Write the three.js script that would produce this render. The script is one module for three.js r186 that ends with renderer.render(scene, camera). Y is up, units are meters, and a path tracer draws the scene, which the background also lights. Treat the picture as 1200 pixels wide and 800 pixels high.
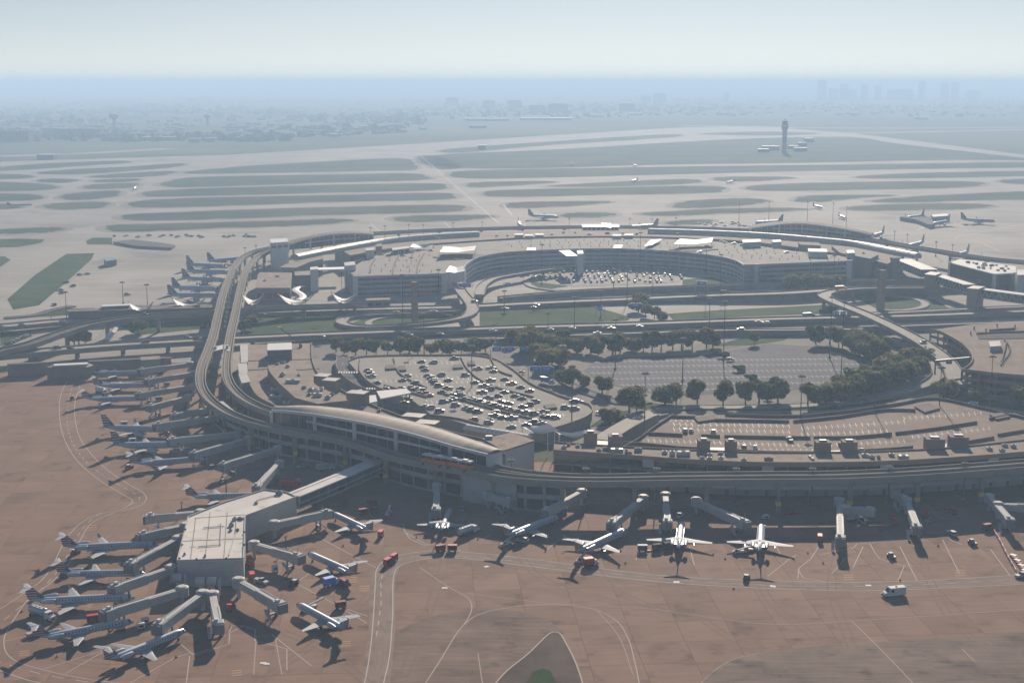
import * as THREE from 'three';
import { mergeGeometries } from 'three/addons/utils/BufferGeometryUtils.js';

// ---------------------------------------------------------------- camera, sky, sun, exposure
const EYE = 163, FOCAL = 1600, HORIZON = 97;                 // eye height in metres; focal length and horizon row of the 1200 x 800 photograph
const PITCH = Math.atan((400 - HORIZON) / FOCAL);
const scene = new THREE.Scene();
const camera = new THREE.PerspectiveCamera(2 * Math.atan(400 / FOCAL) * 180 / Math.PI, 1.5, 1, 120000);
camera.position.set(0, EYE, 0); camera.rotation.x = -PITCH;
const renderer = new THREE.WebGLRenderer({ antialias: true });
renderer.toneMapping = THREE.LinearToneMapping; renderer.toneMappingExposure = 2.45;
renderer.shadowMap.enabled = true;
const SUN_AZ = 8.0 * Math.PI / 180, SUN_EL = 21.5 * Math.PI / 180;   // ahead of the camera, a little right
const sunDir = new THREE.Vector3(Math.sin(SUN_AZ) * Math.cos(SUN_EL), Math.sin(SUN_EL), -Math.cos(SUN_AZ) * Math.cos(SUN_EL));
{ // hazy clear sky: pale warm band at the horizon, blue above, a broad glow round the sun
  const W = 512, H = 256, d = new Float32Array(W * H * 4);
  for (let r = 0; r < H; r++) for (let c = 0; c < W; c++) {
    const el = ((r + .5) / H - .5) * Math.PI, az = ((c + .5) / W - .5) * 2 * Math.PI;
    const x = Math.cos(az) * Math.cos(el), z = Math.sin(az) * Math.cos(el), y = Math.sin(el);
    const e = Math.max(0, y), k = Math.exp(-e * 6.5), k2 = Math.exp(-e * 22);
    const mu = x * sunDir.x + y * sunDir.y + z * sunDir.z, glow = .15 * Math.pow(Math.max(0, mu * .5 + .5), 14);
    const zen = [.028, .052, .11], hor = [.185, .262, .322], warm = [.335, .335, .29];
    for (let i = 0; i < 3; i++) {
      let v = zen[i] + (hor[i] - zen[i]) * k; v += (warm[i] - hor[i]) * k2;
      d[(r * W + c) * 4 + i] = v + glow * [1, .97, .9][i];
    }
    d[(r * W + c) * 4 + 3] = 1;
  }
  const t = new THREE.DataTexture(d, W, H, THREE.RGBAFormat, THREE.FloatType);
  t.mapping = THREE.EquirectangularReflectionMapping; t.magFilter = t.minFilter = THREE.LinearFilter; t.needsUpdate = true;
  scene.background = t; scene.environment = t;
}
const sun = new THREE.DirectionalLight(0xffeeda, 5);
sun.target.position.set(0, 0, -700); sun.position.copy(sun.target.position).addScaledVector(sunDir, 3000);
sun.castShadow = true; sun.shadow.radius = 1; sun.shadow.mapSize.set(4096, 4096);
Object.assign(sun.shadow.camera, { left: -900, right: 900, top: 900, bottom: -900, near: 10, far: 6000 });
sun.name = 'sun'; scene.add(sun, sun.target);
scene.fog = new THREE.FogExp2(0xc0e0ff, 2.1e-4);

// ---------------------------------------------------------------- helpers
let seed = 20240611;
const rnd = () => { seed = (seed + 0x6d2b79f5) | 0; let t = Math.imul(seed ^ (seed >>> 15), 1 | seed); t = (t + Math.imul(t ^ (t >>> 7), 61 | t)) ^ t; return ((t ^ (t >>> 14)) >>> 0) / 4294967296; };
const rr = (a, b) => a + (b - a) * rnd(), pick = (a) => a[Math.floor(rnd() * a.length)];
const V = (x, y, z) => new THREE.Vector3(x, y, z);
// survey: where the sight line through a photograph point meets the level h metres above the apron
const P = (px, py, h = 0) => {
  const u = (px - 600) / FOCAL, v = (py - 400) / FOCAL, c = Math.cos(PITCH), s = Math.sin(PITCH);
  const t = (h - EYE) / (-v * c - s);
  return V(u * t, h, (v * s - c) * t);
};
const used = new Map();
const numbered = (n) => { const k = used.get(n) || 0; used.set(n, k + 1); return k ? n + '_' + String(k).padStart(3, '0') : n; };
function tagAs(o, label, category, group) { o.userData.label = label; o.userData.category = category; if (group) o.userData.group = group; return o; }
function thing(name, label, category, group) { const g = new THREE.Group(); g.name = numbered(name); scene.add(g); return tagAs(g, label, category, group); }
function mesh(name, geo, mat) { const m = new THREE.Mesh(geo, mat); m.name = name; m.castShadow = m.receiveShadow = true; return m; }
function part(parent, name, geo, mat, x = 0, y = 0, z = 0, ry = 0) { const m = mesh(name, geo, mat); m.position.set(x, y, z); m.rotation.y = ry; parent.add(m); return m; }
function solo(name, geo, mat, label, category, group) { const m = mesh(numbered(name), geo, mat); scene.add(m); return tagAs(m, label, category, group); }
function struct(name, geo, mat) { const m = mesh(numbered(name), geo, mat); m.userData.kind = 'structure'; scene.add(m); return m; }
function rebase(g) { // children were built in world places: put the group's origin at the thing's base
  const b = new THREE.Box3(); g.updateMatrixWorld(true); b.setFromObject(g);
  const o = V((b.min.x + b.max.x) / 2, b.min.y, (b.min.z + b.max.z) / 2);
  g.children.forEach((c) => c.position.sub(o)); g.position.copy(o); return g;
}
function copyOf(root, pos, turn, label, group) { const r = root.clone(); r.userData = { ...root.userData }; r.name = numbered(root.userData.base); scene.add(r); r.position.copy(pos); r.rotation.y = turn; if (label) r.userData.label = label; if (group) r.userData.group = group; return r; }
const BOX = new THREE.BoxGeometry(1, 1, 1);
const box = (w, h, d, x = 0, y = 0, z = 0, ry = 0) => { const g = new THREE.BoxGeometry(w, h, d); if (ry) g.rotateY(ry); return g.translate(x, y, z); };
function chamfered(w, h, d, b = .15) { // box with bevelled edges, base at y = 0
  const s = new THREE.Shape([[-w / 2 + b, -d / 2 + b], [w / 2 - b, -d / 2 + b], [w / 2 - b, d / 2 - b], [-w / 2 + b, d / 2 - b]].map(([x, y]) => new THREE.Vector2(x, y)));
  return new THREE.ExtrudeGeometry(s, { depth: h - 2 * b, bevelEnabled: true, bevelSize: b, bevelThickness: b, bevelSegments: 1 }).rotateX(-Math.PI / 2).translate(0, b, 0);
}
const cyl = (r0, r1, h, n = 10, x = 0, y = 0, z = 0) => new THREE.CylinderGeometry(r0, r1, h, n).translate(x, y + h / 2, z);
const shapeOf = (pts) => new THREE.Shape(pts.map((p) => new THREE.Vector2(p.x, -p.z)));
const flat = (pts, y, holes = []) => { const s = shapeOf(pts); holes.forEach((h) => s.holes.push(new THREE.Path(h.map((p) => new THREE.Vector2(p.x, -p.z))))); return new THREE.ShapeGeometry(s).rotateX(-Math.PI / 2).translate(0, y, 0); };
const prism = (pts, y0, y1, bevel = 0) => new THREE.ExtrudeGeometry(shapeOf(pts), { depth: y1 - y0, bevelEnabled: false }).rotateX(-Math.PI / 2).translate(0, y0, 0);
const px = (list, h = 0) => list.map(([x, y, hh]) => P(x, y, hh ?? h));
const smooth = (pts, n, closed = false) => new THREE.CatmullRomCurve3(pts, closed, 'centripetal').getSpacedPoints(n);
const along = (pts, step) => { const c = new THREE.CatmullRomCurve3(pts, false, 'centripetal'); return c.getSpacedPoints(Math.max(2, Math.round(c.getLength() / step))); };
const rightOf = (path, i) => { const a = path[Math.max(0, i - 1)], b = path[Math.min(path.length - 1, i + 1)]; const t = V(b.x - a.x, 0, b.z - a.z).normalize(); return V(-t.z, 0, t.x); };
const offset = (path, o, dy = 0) => path.map((p, i) => { const r = rightOf(path, i); return V(p.x + r.x * o, p.y + dy, p.z + r.z * o); });
function sweep(path, profile, caps = true) { // closed profile of [offset to the right, height] carried along a path
  const pos = [], uv = [], n = profile.length, R = path.map((p, i) => { const r = rightOf(path, i); return profile.map(([o, y]) => V(p.x + r.x * o, p.y + y, p.z + r.z * o)); });
  let s = 0; const per = [0]; for (let j = 0; j < n; j++) { const a = profile[j], b = profile[(j + 1) % n]; per.push(per[j] + Math.hypot(a[0] - b[0], a[1] - b[1])); }
  const put = (p, u, v) => { pos.push(p.x, p.y, p.z); uv.push(u, v); };
  for (let i = 0; i + 1 < path.length; i++) {
    const s1 = s + path[i].distanceTo(path[i + 1]);
    for (let j = 0; j < n; j++) {
      const k = (j + 1) % n, a = R[i][j], b = R[i][k], c = R[i + 1][k], d = R[i + 1][j];
      put(a, s, per[j]); put(b, s, per[j + 1]); put(c, s1, per[j + 1]); put(a, s, per[j]); put(c, s1, per[j + 1]); put(d, s1, per[j]);
    }
    s = s1;
  }
  if (caps) { const tri = THREE.ShapeUtils.triangulateShape(profile.map(([o, y]) => new THREE.Vector2(o, y)), []);
    for (const [ring, flip] of [[R[0], 0], [R[R.length - 1], 1]]) for (const t of tri) for (const q of flip ? t : [...t].reverse()) put(ring[q], profile[q][0], profile[q][1]); }
  const g = new THREE.BufferGeometry(); g.setAttribute('position', new THREE.Float32BufferAttribute(pos, 3)); g.setAttribute('uv', new THREE.Float32BufferAttribute(uv, 2)); g.computeVertexNormals(); return g;
}
const slabOf = (w, t, top = 0) => [[-w / 2, top], [w / 2, top], [w / 2, top - t], [-w / 2, top - t]];
const wallOf = (o, w, y0, y1) => [[o - w / 2, y1], [o + w / 2, y1], [o + w / 2, y0], [o - w / 2, y0]];
function ribbon(path, w) { // flat painted strip
  const pos = [], idx = [], uv = []; let s = 0;
  path.forEach((p, i) => { const r = rightOf(path, i); if (i) s += p.distanceTo(path[i - 1]); pos.push(p.x - r.x * w / 2, p.y, p.z - r.z * w / 2, p.x + r.x * w / 2, p.y, p.z + r.z * w / 2); uv.push(s, 0, s, w); if (i) idx.push(2 * i - 2, 2 * i - 1, 2 * i, 2 * i, 2 * i - 1, 2 * i + 1); });
  const g = new THREE.BufferGeometry(); g.setAttribute('position', new THREE.Float32BufferAttribute(pos, 3)); g.setAttribute('uv', new THREE.Float32BufferAttribute(uv, 2)); g.setIndex(idx); g.computeVertexNormals(); return g.toNonIndexed();
}
function grid(rows) { // surface through rows of points
  const pos = [], uv = [], idx = [], n = rows[0].length;
  rows.forEach((r, i) => r.forEach((p, j) => { pos.push(p.x, p.y, p.z); uv.push(p.x, p.z); if (i && j) { const a = (i - 1) * n + j - 1; idx.push(a, a + 1, a + n, a + n, a + 1, a + n + 1); } }));
  const g = new THREE.BufferGeometry(); g.setAttribute('position', new THREE.Float32BufferAttribute(pos, 3)); g.setAttribute('uv', new THREE.Float32BufferAttribute(uv, 2)); g.setIndex(idx); g.computeVertexNormals(); return g;
}
const merged = (list) => mergeGeometries(list.map((g) => { const q = g.index ? g.toNonIndexed() : g; const o = new THREE.BufferGeometry(); for (const a of ['position', 'normal', 'uv']) o.setAttribute(a, q.attributes[a]); return o; }));

// ---------------------------------------------------------------- materials
const hash = (x, y, s) => { let h = Math.imul(x, 374761393) + Math.imul(y, 668265263) + Math.imul(s, 974711); h = Math.imul(h ^ (h >>> 13), 1274126177); return ((h ^ (h >>> 16)) >>> 0) / 4294967296; };
const vnoise = (x, y, n, s) => { const i = Math.floor(x), j = Math.floor(y), f = x - i, g = y - j, u = f * f * (3 - 2 * f), v = g * g * (3 - 2 * g), m = (a) => ((a % n) + n) % n; const q = (a, b) => hash(m(a), m(b), s); return (q(i, j) * (1 - u) + q(i + 1, j) * u) * (1 - v) + (q(i, j + 1) * (1 - u) + q(i + 1, j + 1) * u) * v; };
const fbm = (x, y, n, o, s) => { let a = .5, t = 0, w = 0; for (let k = 0; k < o; k++) { t += a * vnoise(x * n, y * n, n, s + k); w += a; n *= 2; a *= .55; } return t / w; };
const toS = (c) => 255 * Math.min(1, Math.max(0, c <= .0031308 ? 12.92 * c : 1.055 * Math.pow(c, 1 / 2.4) - .055));
function surfaceTex(rgb, metres, { n = 4, o = 6, amp = .5, stain = 0, streak = 0, tint = [0, 0, 0], size = 512, s = 1, bands = 0 } = {}) {
  const d = new Uint8Array(size * size * 4);
  for (let j = 0; j < size; j++) for (let i = 0; i < size; i++) {
    const x = i / size, y = j / size, a = fbm(x, y, n, o, s) - .5, b = fbm(x, y, n * 2, 4, s + 40), st = streak ? fbm(x * 1, y, 2, 3, s + 9) * 0 + vnoise(x * 8, y * 96, 96, s + 3) - .5 : 0;
    const dark = stain * Math.max(0, b - .6) * 2.5, bd = bands ? bands * (hash(Math.floor(y * 16), 7, s) - .5) : 0;
    for (let k = 0; k < 3; k++) d[(j * size + i) * 4 + k] = toS(rgb[k] * (1 + amp * a + streak * st + bd - dark) + tint[k] * a);
    d[(j * size + i) * 4 + 3] = 255;
  }
  const t = new THREE.DataTexture(d, size, size); t.colorSpace = THREE.SRGBColorSpace; t.wrapS = t.wrapT = THREE.RepeatWrapping; t.magFilter = THREE.LinearFilter; t.minFilter = THREE.LinearMipmapLinearFilter; t.generateMipmaps = true;
  t.repeat.set(1 / metres, 1 / metres); t.needsUpdate = true; return t;
}
const lin = (r, g, b) => new THREE.Color().setRGB(r, g, b);
const plain = (r, g, b, rough = .8, metal = 0, extra = {}) => new THREE.MeshPhysicalMaterial({ color: lin(r, g, b), specularIntensity: rough >= .55 ? .08 : rough > .3 ? .5 : 1, roughness: rough, metalness: metal, side: THREE.DoubleSide, ...extra });
const textured = (map, rough = .9, extra = {}) => new THREE.MeshPhysicalMaterial({ map, roughness: rough, specularIntensity: .02, side: THREE.DoubleSide, ...extra });
const apronRGB = [.164, .109, .08];
const apronTones = [1, .98, 1.02, .955].map((k, i) => textured(surfaceTex(apronRGB.map((c) => c * k), 60, { n: 4, o: 8, amp: .5, stain: .55, streak: .16, s: 11 + i * 7 }), .82));
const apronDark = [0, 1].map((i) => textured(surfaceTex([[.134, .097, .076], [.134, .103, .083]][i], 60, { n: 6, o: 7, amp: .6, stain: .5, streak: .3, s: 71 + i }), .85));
const M = {
  station: textured(surfaceTex([.34, .3, .25], 40, { n: 5, o: 7, amp: .2, stain: .2, s: 61 }), .7),
  joint: plain(.095, .07, .055, .95),
  shoulder: textured(surfaceTex([0.1804, 0.1672, 0.1496], 200, { n: 5, o: 7, amp: .4, stain: .3, s: 2 }), .9),
  concrete: textured(surfaceTex([0.2358, 0.2165, 0.1901], 420, { n: 5, o: 8, amp: .5, stain: .4, streak: .16, s: 3 }), .85),
  precinct: textured(surfaceTex([0.1615, 0.1487, 0.1318], 120, { n: 6, o: 7, amp: .5, stain: .4, s: 5 }), .9),
  plainland: textured(surfaceTex([.065, .078, .048], 5200, { n: 10, o: 8, amp: 1.1, stain: .5, tint: [.05, .03, .02], s: 8 }), .95),
  grass: textured(surfaceTex([.032, .052, .019], 90, { n: 6, o: 7, amp: .6, tint: [.03, .015, 0], s: 21 }), .95),
  fieldGrass: textured(surfaceTex([.034, .047, .028], 400, { n: 6, o: 7, amp: .9, streak: .5, tint: [.03, .02, .01], s: 22 }), .95),
  asphalt: textured(surfaceTex([.082, .079, .084], 60, { n: 6, o: 7, amp: .4, stain: .3, s: 31 }), .85),
  islandBrown: textured(surfaceTex([.078, .06, .05], 40, { n: 6, o: 7, amp: .7, stain: .4, s: 34 }), .9),
  asphaltDark: textured(surfaceTex([.06, .055, .05], 40, { n: 6, o: 7, amp: .6, stain: .3, s: 33 }), .85),
  road: textured(surfaceTex([0.2214, 0.205, 0.1804], 50, { n: 5, o: 7, amp: .22, streak: .12, stain: .2, s: 35 }), .8),
  wallConc: textured(surfaceTex([0.2016, 0.1806, 0.1554], 30, { n: 5, o: 7, amp: .35, stain: .3, s: 37 }), .85),
  darkConc: textured(surfaceTex([.13, .115, .1], 30, { n: 5, o: 7, amp: .4, stain: .3, s: 38 }), .85),
  tan: textured(surfaceTex([0.21, 0.168, 0.1344], 40, { n: 5, o: 7, amp: .3, stain: .25, s: 41 }), .85),
  deck: textured(surfaceTex([0.1722, 0.1386, 0.1134], 50, { n: 6, o: 7, amp: .36, stain: .45, streak: .08, s: 43 }), .85),
  deckPale: textured(surfaceTex([0.2106, 0.195, 0.1716], 70, { n: 6, o: 7, amp: .3, stain: .35, s: 44 }), .85),
  roofTan: textured(surfaceTex([0.2021, 0.1677, 0.1376], 40, { n: 5, o: 7, amp: .45, stain: .7, s: 45 }), .85),
  roofPale: textured(surfaceTex([.42, .4, .37], 40, { n: 5, o: 7, amp: .34, stain: .6, s: 46 }), .55),
  roofMetal: textured(surfaceTex([.34, .33, .31], 30, { n: 5, o: 6, amp: .14, streak: .12, s: 47 }), .5, { metalness: .1 }),
  brick: textured(surfaceTex([.2, .15, .12], 20, { n: 5, o: 7, amp: .3, stain: .3, s: 48 }), .9),
  white: textured(surfaceTex([.44, .435, .425], 25, { n: 5, o: 6, amp: .14, stain: .12, s: 49 }), .6),
  offWhite: textured(surfaceTex([0.3344, 0.33, 0.3168], 25, { n: 5, o: 6, amp: .2, stain: .2, s: 50 }), .6),
  membrane: plain(.5, .495, .485, .6),
  glass: plain(.018, .024, .032, .12, .1),
  glassBlue: plain(.05, .08, .11, .15, .2),
  dark: plain(.03, .03, .032, .8),
  steel: plain(.3, .3, .31, .45, .6),
  darkSteel: plain(.09, .09, .1, .5, .5),
  galvanised: plain(.3, .305, .31, .6, .1),
  apronPaint: plain(.29, .262, .235, .8),
  paintGrey: plain(.3, .3, .29, .8),
  head: plain(.14, .14, .14, .8),
  tyreMark: plain(.128, .09, .068, .9),
  standRoad: textured(surfaceTex([.165, .128, .105], 40, { n: 6, o: 7, amp: .45, stain: .3, streak: .2, s: 91 }), .9),
  rubber: plain(.02, .02, .02, .9),
  paint: plain(.36, .34, .315, .7),
  paintFaint: plain(.25, .215, .185, .8),
  paintWarm: plain(.32, .2, .1, .8),
  yellow: plain(.55, .36, .04, .6),
  red: plain(.32, .035, .03, .55),
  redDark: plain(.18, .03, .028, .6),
  orange: plain(.55, .14, .03, .5),
  blueSign: plain(.03, .13, .42, .5),
  silver: plain(.27, .3, .35, .42, .1),
  silverDark: plain(.2, .22, .25, .35, .4),
  wingGrey: plain(.24, .25, .26, .6, 0),
  bridgeGrey: textured(surfaceTex([.33, .325, .31], 14, { n: 5, o: 6, amp: .18, stain: .22, s: 52 }), .6),
  bridgeDark: plain(.14, .14, .14, .7),
  leafA: plain(.125, .125, .052, 1, 0, { transmission: .35, thickness: 0 }), leafB: plain(.16, .145, .06, 1, 0, { transmission: .35, thickness: 0 }), leafC: plain(.1, .112, .05, 1, 0, { transmission: .35, thickness: 0 }), woods: plain(.07, .085, .045, 1),
  bark: plain(.1, .075, .055, .95),
  lamp: plain(.6, .6, .58, .4),
  tank: plain(.28, .32, .37, .3, .4),
};
// ---------------------------------------------------------------- the setting: ground, airfield, apron, roads
struct('ground', flat([V(-42000, 0, 2000), V(42000, 0, 2000), V(42000, 0, -42000), V(-42000, 0, -42000)], -.9), M.plainland);
struct('airfield_pavement', flat(px([[-700, 215], [-300, 200], [0, 189], [270, 181], [490, 168], [640, 158.5], [800, 149], [890, 147.5], [1000, 156], [1100, 168], [1200, 181], [1400, 205], [2000, 300], [2600, 470], [-1300, 470]]), -.45), M.concrete);
const islands = [
  [[-60, 204], [20, 204], [37, 207], [20, 209], [-60, 210]], [[-60, 213], [30, 214], [65, 218], [50, 222], [-60, 224]], [[-60, 227], [30, 227], [48, 230], [35, 234], [-60, 236]], [[-60, 239], [15, 239], [22, 241], [10, 244], [-60, 246]],
  [[43, 211], [60, 209], [85, 210], [87, 212], [70, 214], [50, 213]], [[71, 232], [85, 226], [130, 223], [140, 226], [125, 231], [90, 234]], [[50, 242], [65, 238], [110, 236], [125, 238], [115, 243], [75, 245]], [[-20, 272], [10, 268], [60, 266], [74, 268], [60, 271], [20, 273]],
  [[97, 219], [110, 216], [155, 214], [160, 216], [145, 220], [105, 221]], [[112, 211], [125, 210], [158, 209], [160, 211], [140, 213], [115, 213]], [[103, 207], [130, 204], [195, 200], [205, 201], [180, 206], [130, 208]], [[42, 203], [70, 199], [150, 195], [210, 191], [213, 194], [150, 200], [80, 204]],
  [[-60, 198], [0, 195], [60, 191], [140, 188], [150, 190], [80, 195], [0, 200], [-60, 203]],
  [[185, 216], [200, 212], [220, 208], [400, 204], [480, 203], [502, 207], [500, 210], [400, 213], [210, 219]], [[167, 229], [175, 224], [200, 222], [400, 216], [515, 215], [523, 219], [515, 222], [400, 225], [175, 230]], [[150, 241], [160, 236], [190, 233], [400, 228], [520, 226], [533, 229], [525, 233], [400, 236], [170, 243]], [[140, 255], [150, 251], [190, 249], [400, 242], [530, 240], [545, 243], [535, 247], [400, 251], [160, 258]],
  [[122, 267], [135, 263], [180, 262], [330, 258], [390, 256], [412, 258], [385, 262], [250, 267], [140, 271]], [[460, 256], [475, 253], [530, 251.5], [572, 252], [575, 254], [550, 257], [480, 259.5]],
  [[215, 203], [280, 195], [400, 188], [465, 185], [487, 197], [480, 199], [400, 200.5]], [[494, 182], [505, 182], [535, 197], [520, 198]],
  [[506, 182], [650, 175], [800, 166], [900, 161.5], [990, 160], [1050, 168], [1200, 185], [1400, 210], [1400, 205], [1200, 187.5], [900, 191], [800, 192], [545, 197]],
  [[515, 176], [640, 166], [790, 157], [796, 159.5], [640, 170], [530, 179]], [[820, 157], [900, 154], [960, 156], [900, 158.5]],
  [[527, 203], [540, 200], [800, 195], [1000, 192.5], [1200, 189.5], [1300, 189], [1300, 195], [1200, 196], [1046, 198], [900, 201], [780, 204], [560, 209], [535, 208]],
  [[548, 216], [560, 213.5], [640, 212], [650, 213], [600, 217], [555, 219]], [[640, 218], [700, 214], [800, 209.5], [815, 210], [822, 213], [800, 215], [700, 218.5]], [[566, 226], [580, 223], [700, 220], [800, 217.5], [840, 218], [848, 222], [840, 225], [700, 228], [580, 230]],
  [[594, 240], [605, 237], [700, 235.5], [715, 236], [680, 240], [620, 243], [600, 243]], [[660, 251], [675, 249], [710, 249], [720, 251], [700, 254], [665, 254]], [[836, 209], [850, 207], [920, 207], [930, 208], [880, 212], [850, 212]],
  [[873, 220], [900, 216], [1100, 212], [1145, 213], [1153, 216], [1130, 219], [1000, 222], [890, 223]], [[1003, 207], [1050, 203.5], [1200, 200], [1300, 199], [1300, 205], [1200, 206], [1100, 208], [1010, 208.5]], [[790, 240], [810, 235], [870, 232], [890, 233], [898, 236], [880, 239], [820, 243], [795, 243]],
  [[933, 233], [950, 229], [1020, 228], [1048, 228.5], [1000, 232], [960, 236], [938, 236]], [[1020, 236], [1060, 231], [1130, 227], [1200, 224], [1250, 224], [1250, 233], [1150, 234], [1050, 237]], [[993, 244], [1010, 241], [1100, 238], [1150, 239], [1163, 241], [1140, 244], [1050, 246], [1000, 246]],
  [[750, 250], [800, 246.5], [850, 244], [930, 243.5], [944, 245], [920, 247], [850, 249.5], [770, 252.5]], [[1172, 212], [1185, 210], [1250, 209], [1250, 215], [1190, 215]], [[782, 260], [800, 258], [830, 257], [826, 261], [790, 263]],
];
for (const i of islands) {
  const c = smooth(px(i), 64, true), area = THREE.ShapeUtils.area(c.map((p) => new THREE.Vector2(p.x, -p.z))), rim = c.map((p, k) => { const a = c[(k + c.length - 1) % c.length], b = c[(k + 1) % c.length], t = V(b.x - a.x, 0, b.z - a.z).normalize(), s = (area > 0 ? 1 : -1) * 11; return V(p.x - t.z * s, 0, p.z + t.x * s); });
  struct('taxiway_shoulder', flat(rim, -.38), M.shoulder);
  const worn = c.map((p, k) => V(p.x + (hash(k, 5, 1) - .5) * 9, 0, p.z + (hash(k, 6, 2) - .5) * 9)); struct('grass_island', flat(worn, -.3), M.fieldGrass);
}
for (const i of [
  [[8, 350], [40, 322], [77, 297], [110, 296], [107, 303], [75, 332], [45, 357], [15, 362]], [[100, 282], [108, 278], [131, 278], [131, 286], [102, 286]], [[-40, 300], [5, 300], [12, 304], [0, 312], [-40, 318]], [[-40, 281], [20, 279], [52, 280], [48, 284], [20, 289], [-40, 290]],
  [[286, 369], [398, 366], [404, 371], [397, 379], [420, 385], [440, 386], [281, 393]], [[412, 378], [428, 372], [470, 369.5], [538, 367], [545, 366], [530, 372], [480, 377], [440, 380]], [[562, 365], [690, 357], [740, 371], [735, 375], [640, 379], [562, 384]], [[782, 367], [840, 363], [978, 356], [984, 366], [870, 370.5], [790, 375]],
  [[1000, 347], [1050, 344], [1095, 350], [1112, 360], [1080, 365], [1030, 362]], [[835, 405], [870, 395], [905, 391], [925, 394], [920, 398], [880, 404]], [[935, 410], [960, 404], [990, 408], [1030, 425], [1010, 430], [960, 416]], [[1067, 466], [1100, 457], [1130, 462], [1210, 476], [1210, 482], [1130, 472]],
  [[650, 439], [690, 455], [730, 469], [720, 473], [680, 461], [655, 449]], [[735, 470], [800, 474], [950, 472], [1040, 462], [1075, 440], [1085, 446], [1050, 470], [960, 480], [800, 481], [740, 478]], [[690, 500], [715, 482], [740, 480], [720, 497]], [[0, 386], [35, 389], [30, 396], [0, 404]], [[30, 371], [75, 361], [110, 360], [112, 366], [60, 370]], [[250, 368], [180, 372], [140, 381], [160, 392], [240, 384]],
  [[740, 336], [860, 331], [980, 330], [985, 334], [860, 338], [745, 341]], [[615, 332], [640, 322], [665, 335], [640, 338]], [[800, 327], [835, 324], [860, 333], [800, 335]], [[1040, 345], [1060, 341], [1088, 345], [1086, 349]],
]) struct('lawn', flat(px(i), -.3), M.grass);
// inner precinct of roads and forecourts between the two terminals
struct('forecourt_paving', flat(px([[290, 410], [300, 385], [560, 384], [1000, 378], [1210, 390], [1210, 530], [900, 520], [640, 520], [430, 470]]), -.36), M.precinct);
struct('car_park_surface', flat(px([[684, 434], [700, 421], [750, 417], [830, 415], [900, 402], [950, 405], [1010, 419], [1040, 430], [1005, 446], [930, 456], [850, 461], [780, 463], [740, 456], [700, 446]]), -.26), M.asphalt);
struct('car_park_surface', flat(px([[620, 329], [628, 322], [642, 317], [675, 312.5], [700, 311], [750, 314], [787, 318], [802, 325], [795, 330], [740, 333], [672, 335]]), -.26), M.deckPale);
const lot = [];
for (const [y0, y1, x0, x1, m] of [[424, 420, 690, 1000, 1], [430, 426, 690, 1020, 1], [437, 433, 690, 1030, 1], [444, 440.5, 705, 1020, 1], [451, 448, 725, 990, 1], [457.5, 455, 750, 930, 1]]) {
  lot.push(ribbon(px([[x0, y0], [(x0 + x1) / 2, (y0 + y1) / 2 - .6], [x1, y1]], -.2), .5));
  for (let x = x0 + 4; x < x1 - 3; x += 6.2) { const t = (x - x0) / (x1 - x0), y = y0 + (y1 - y0) * t; lot.push(ribbon(px([[x, y - 1.6], [x + 2.4, y + 1.6]], -.2), .22)); }
}
struct('parking_bay_lines', merged(lot), M.paintGrey);

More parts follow.
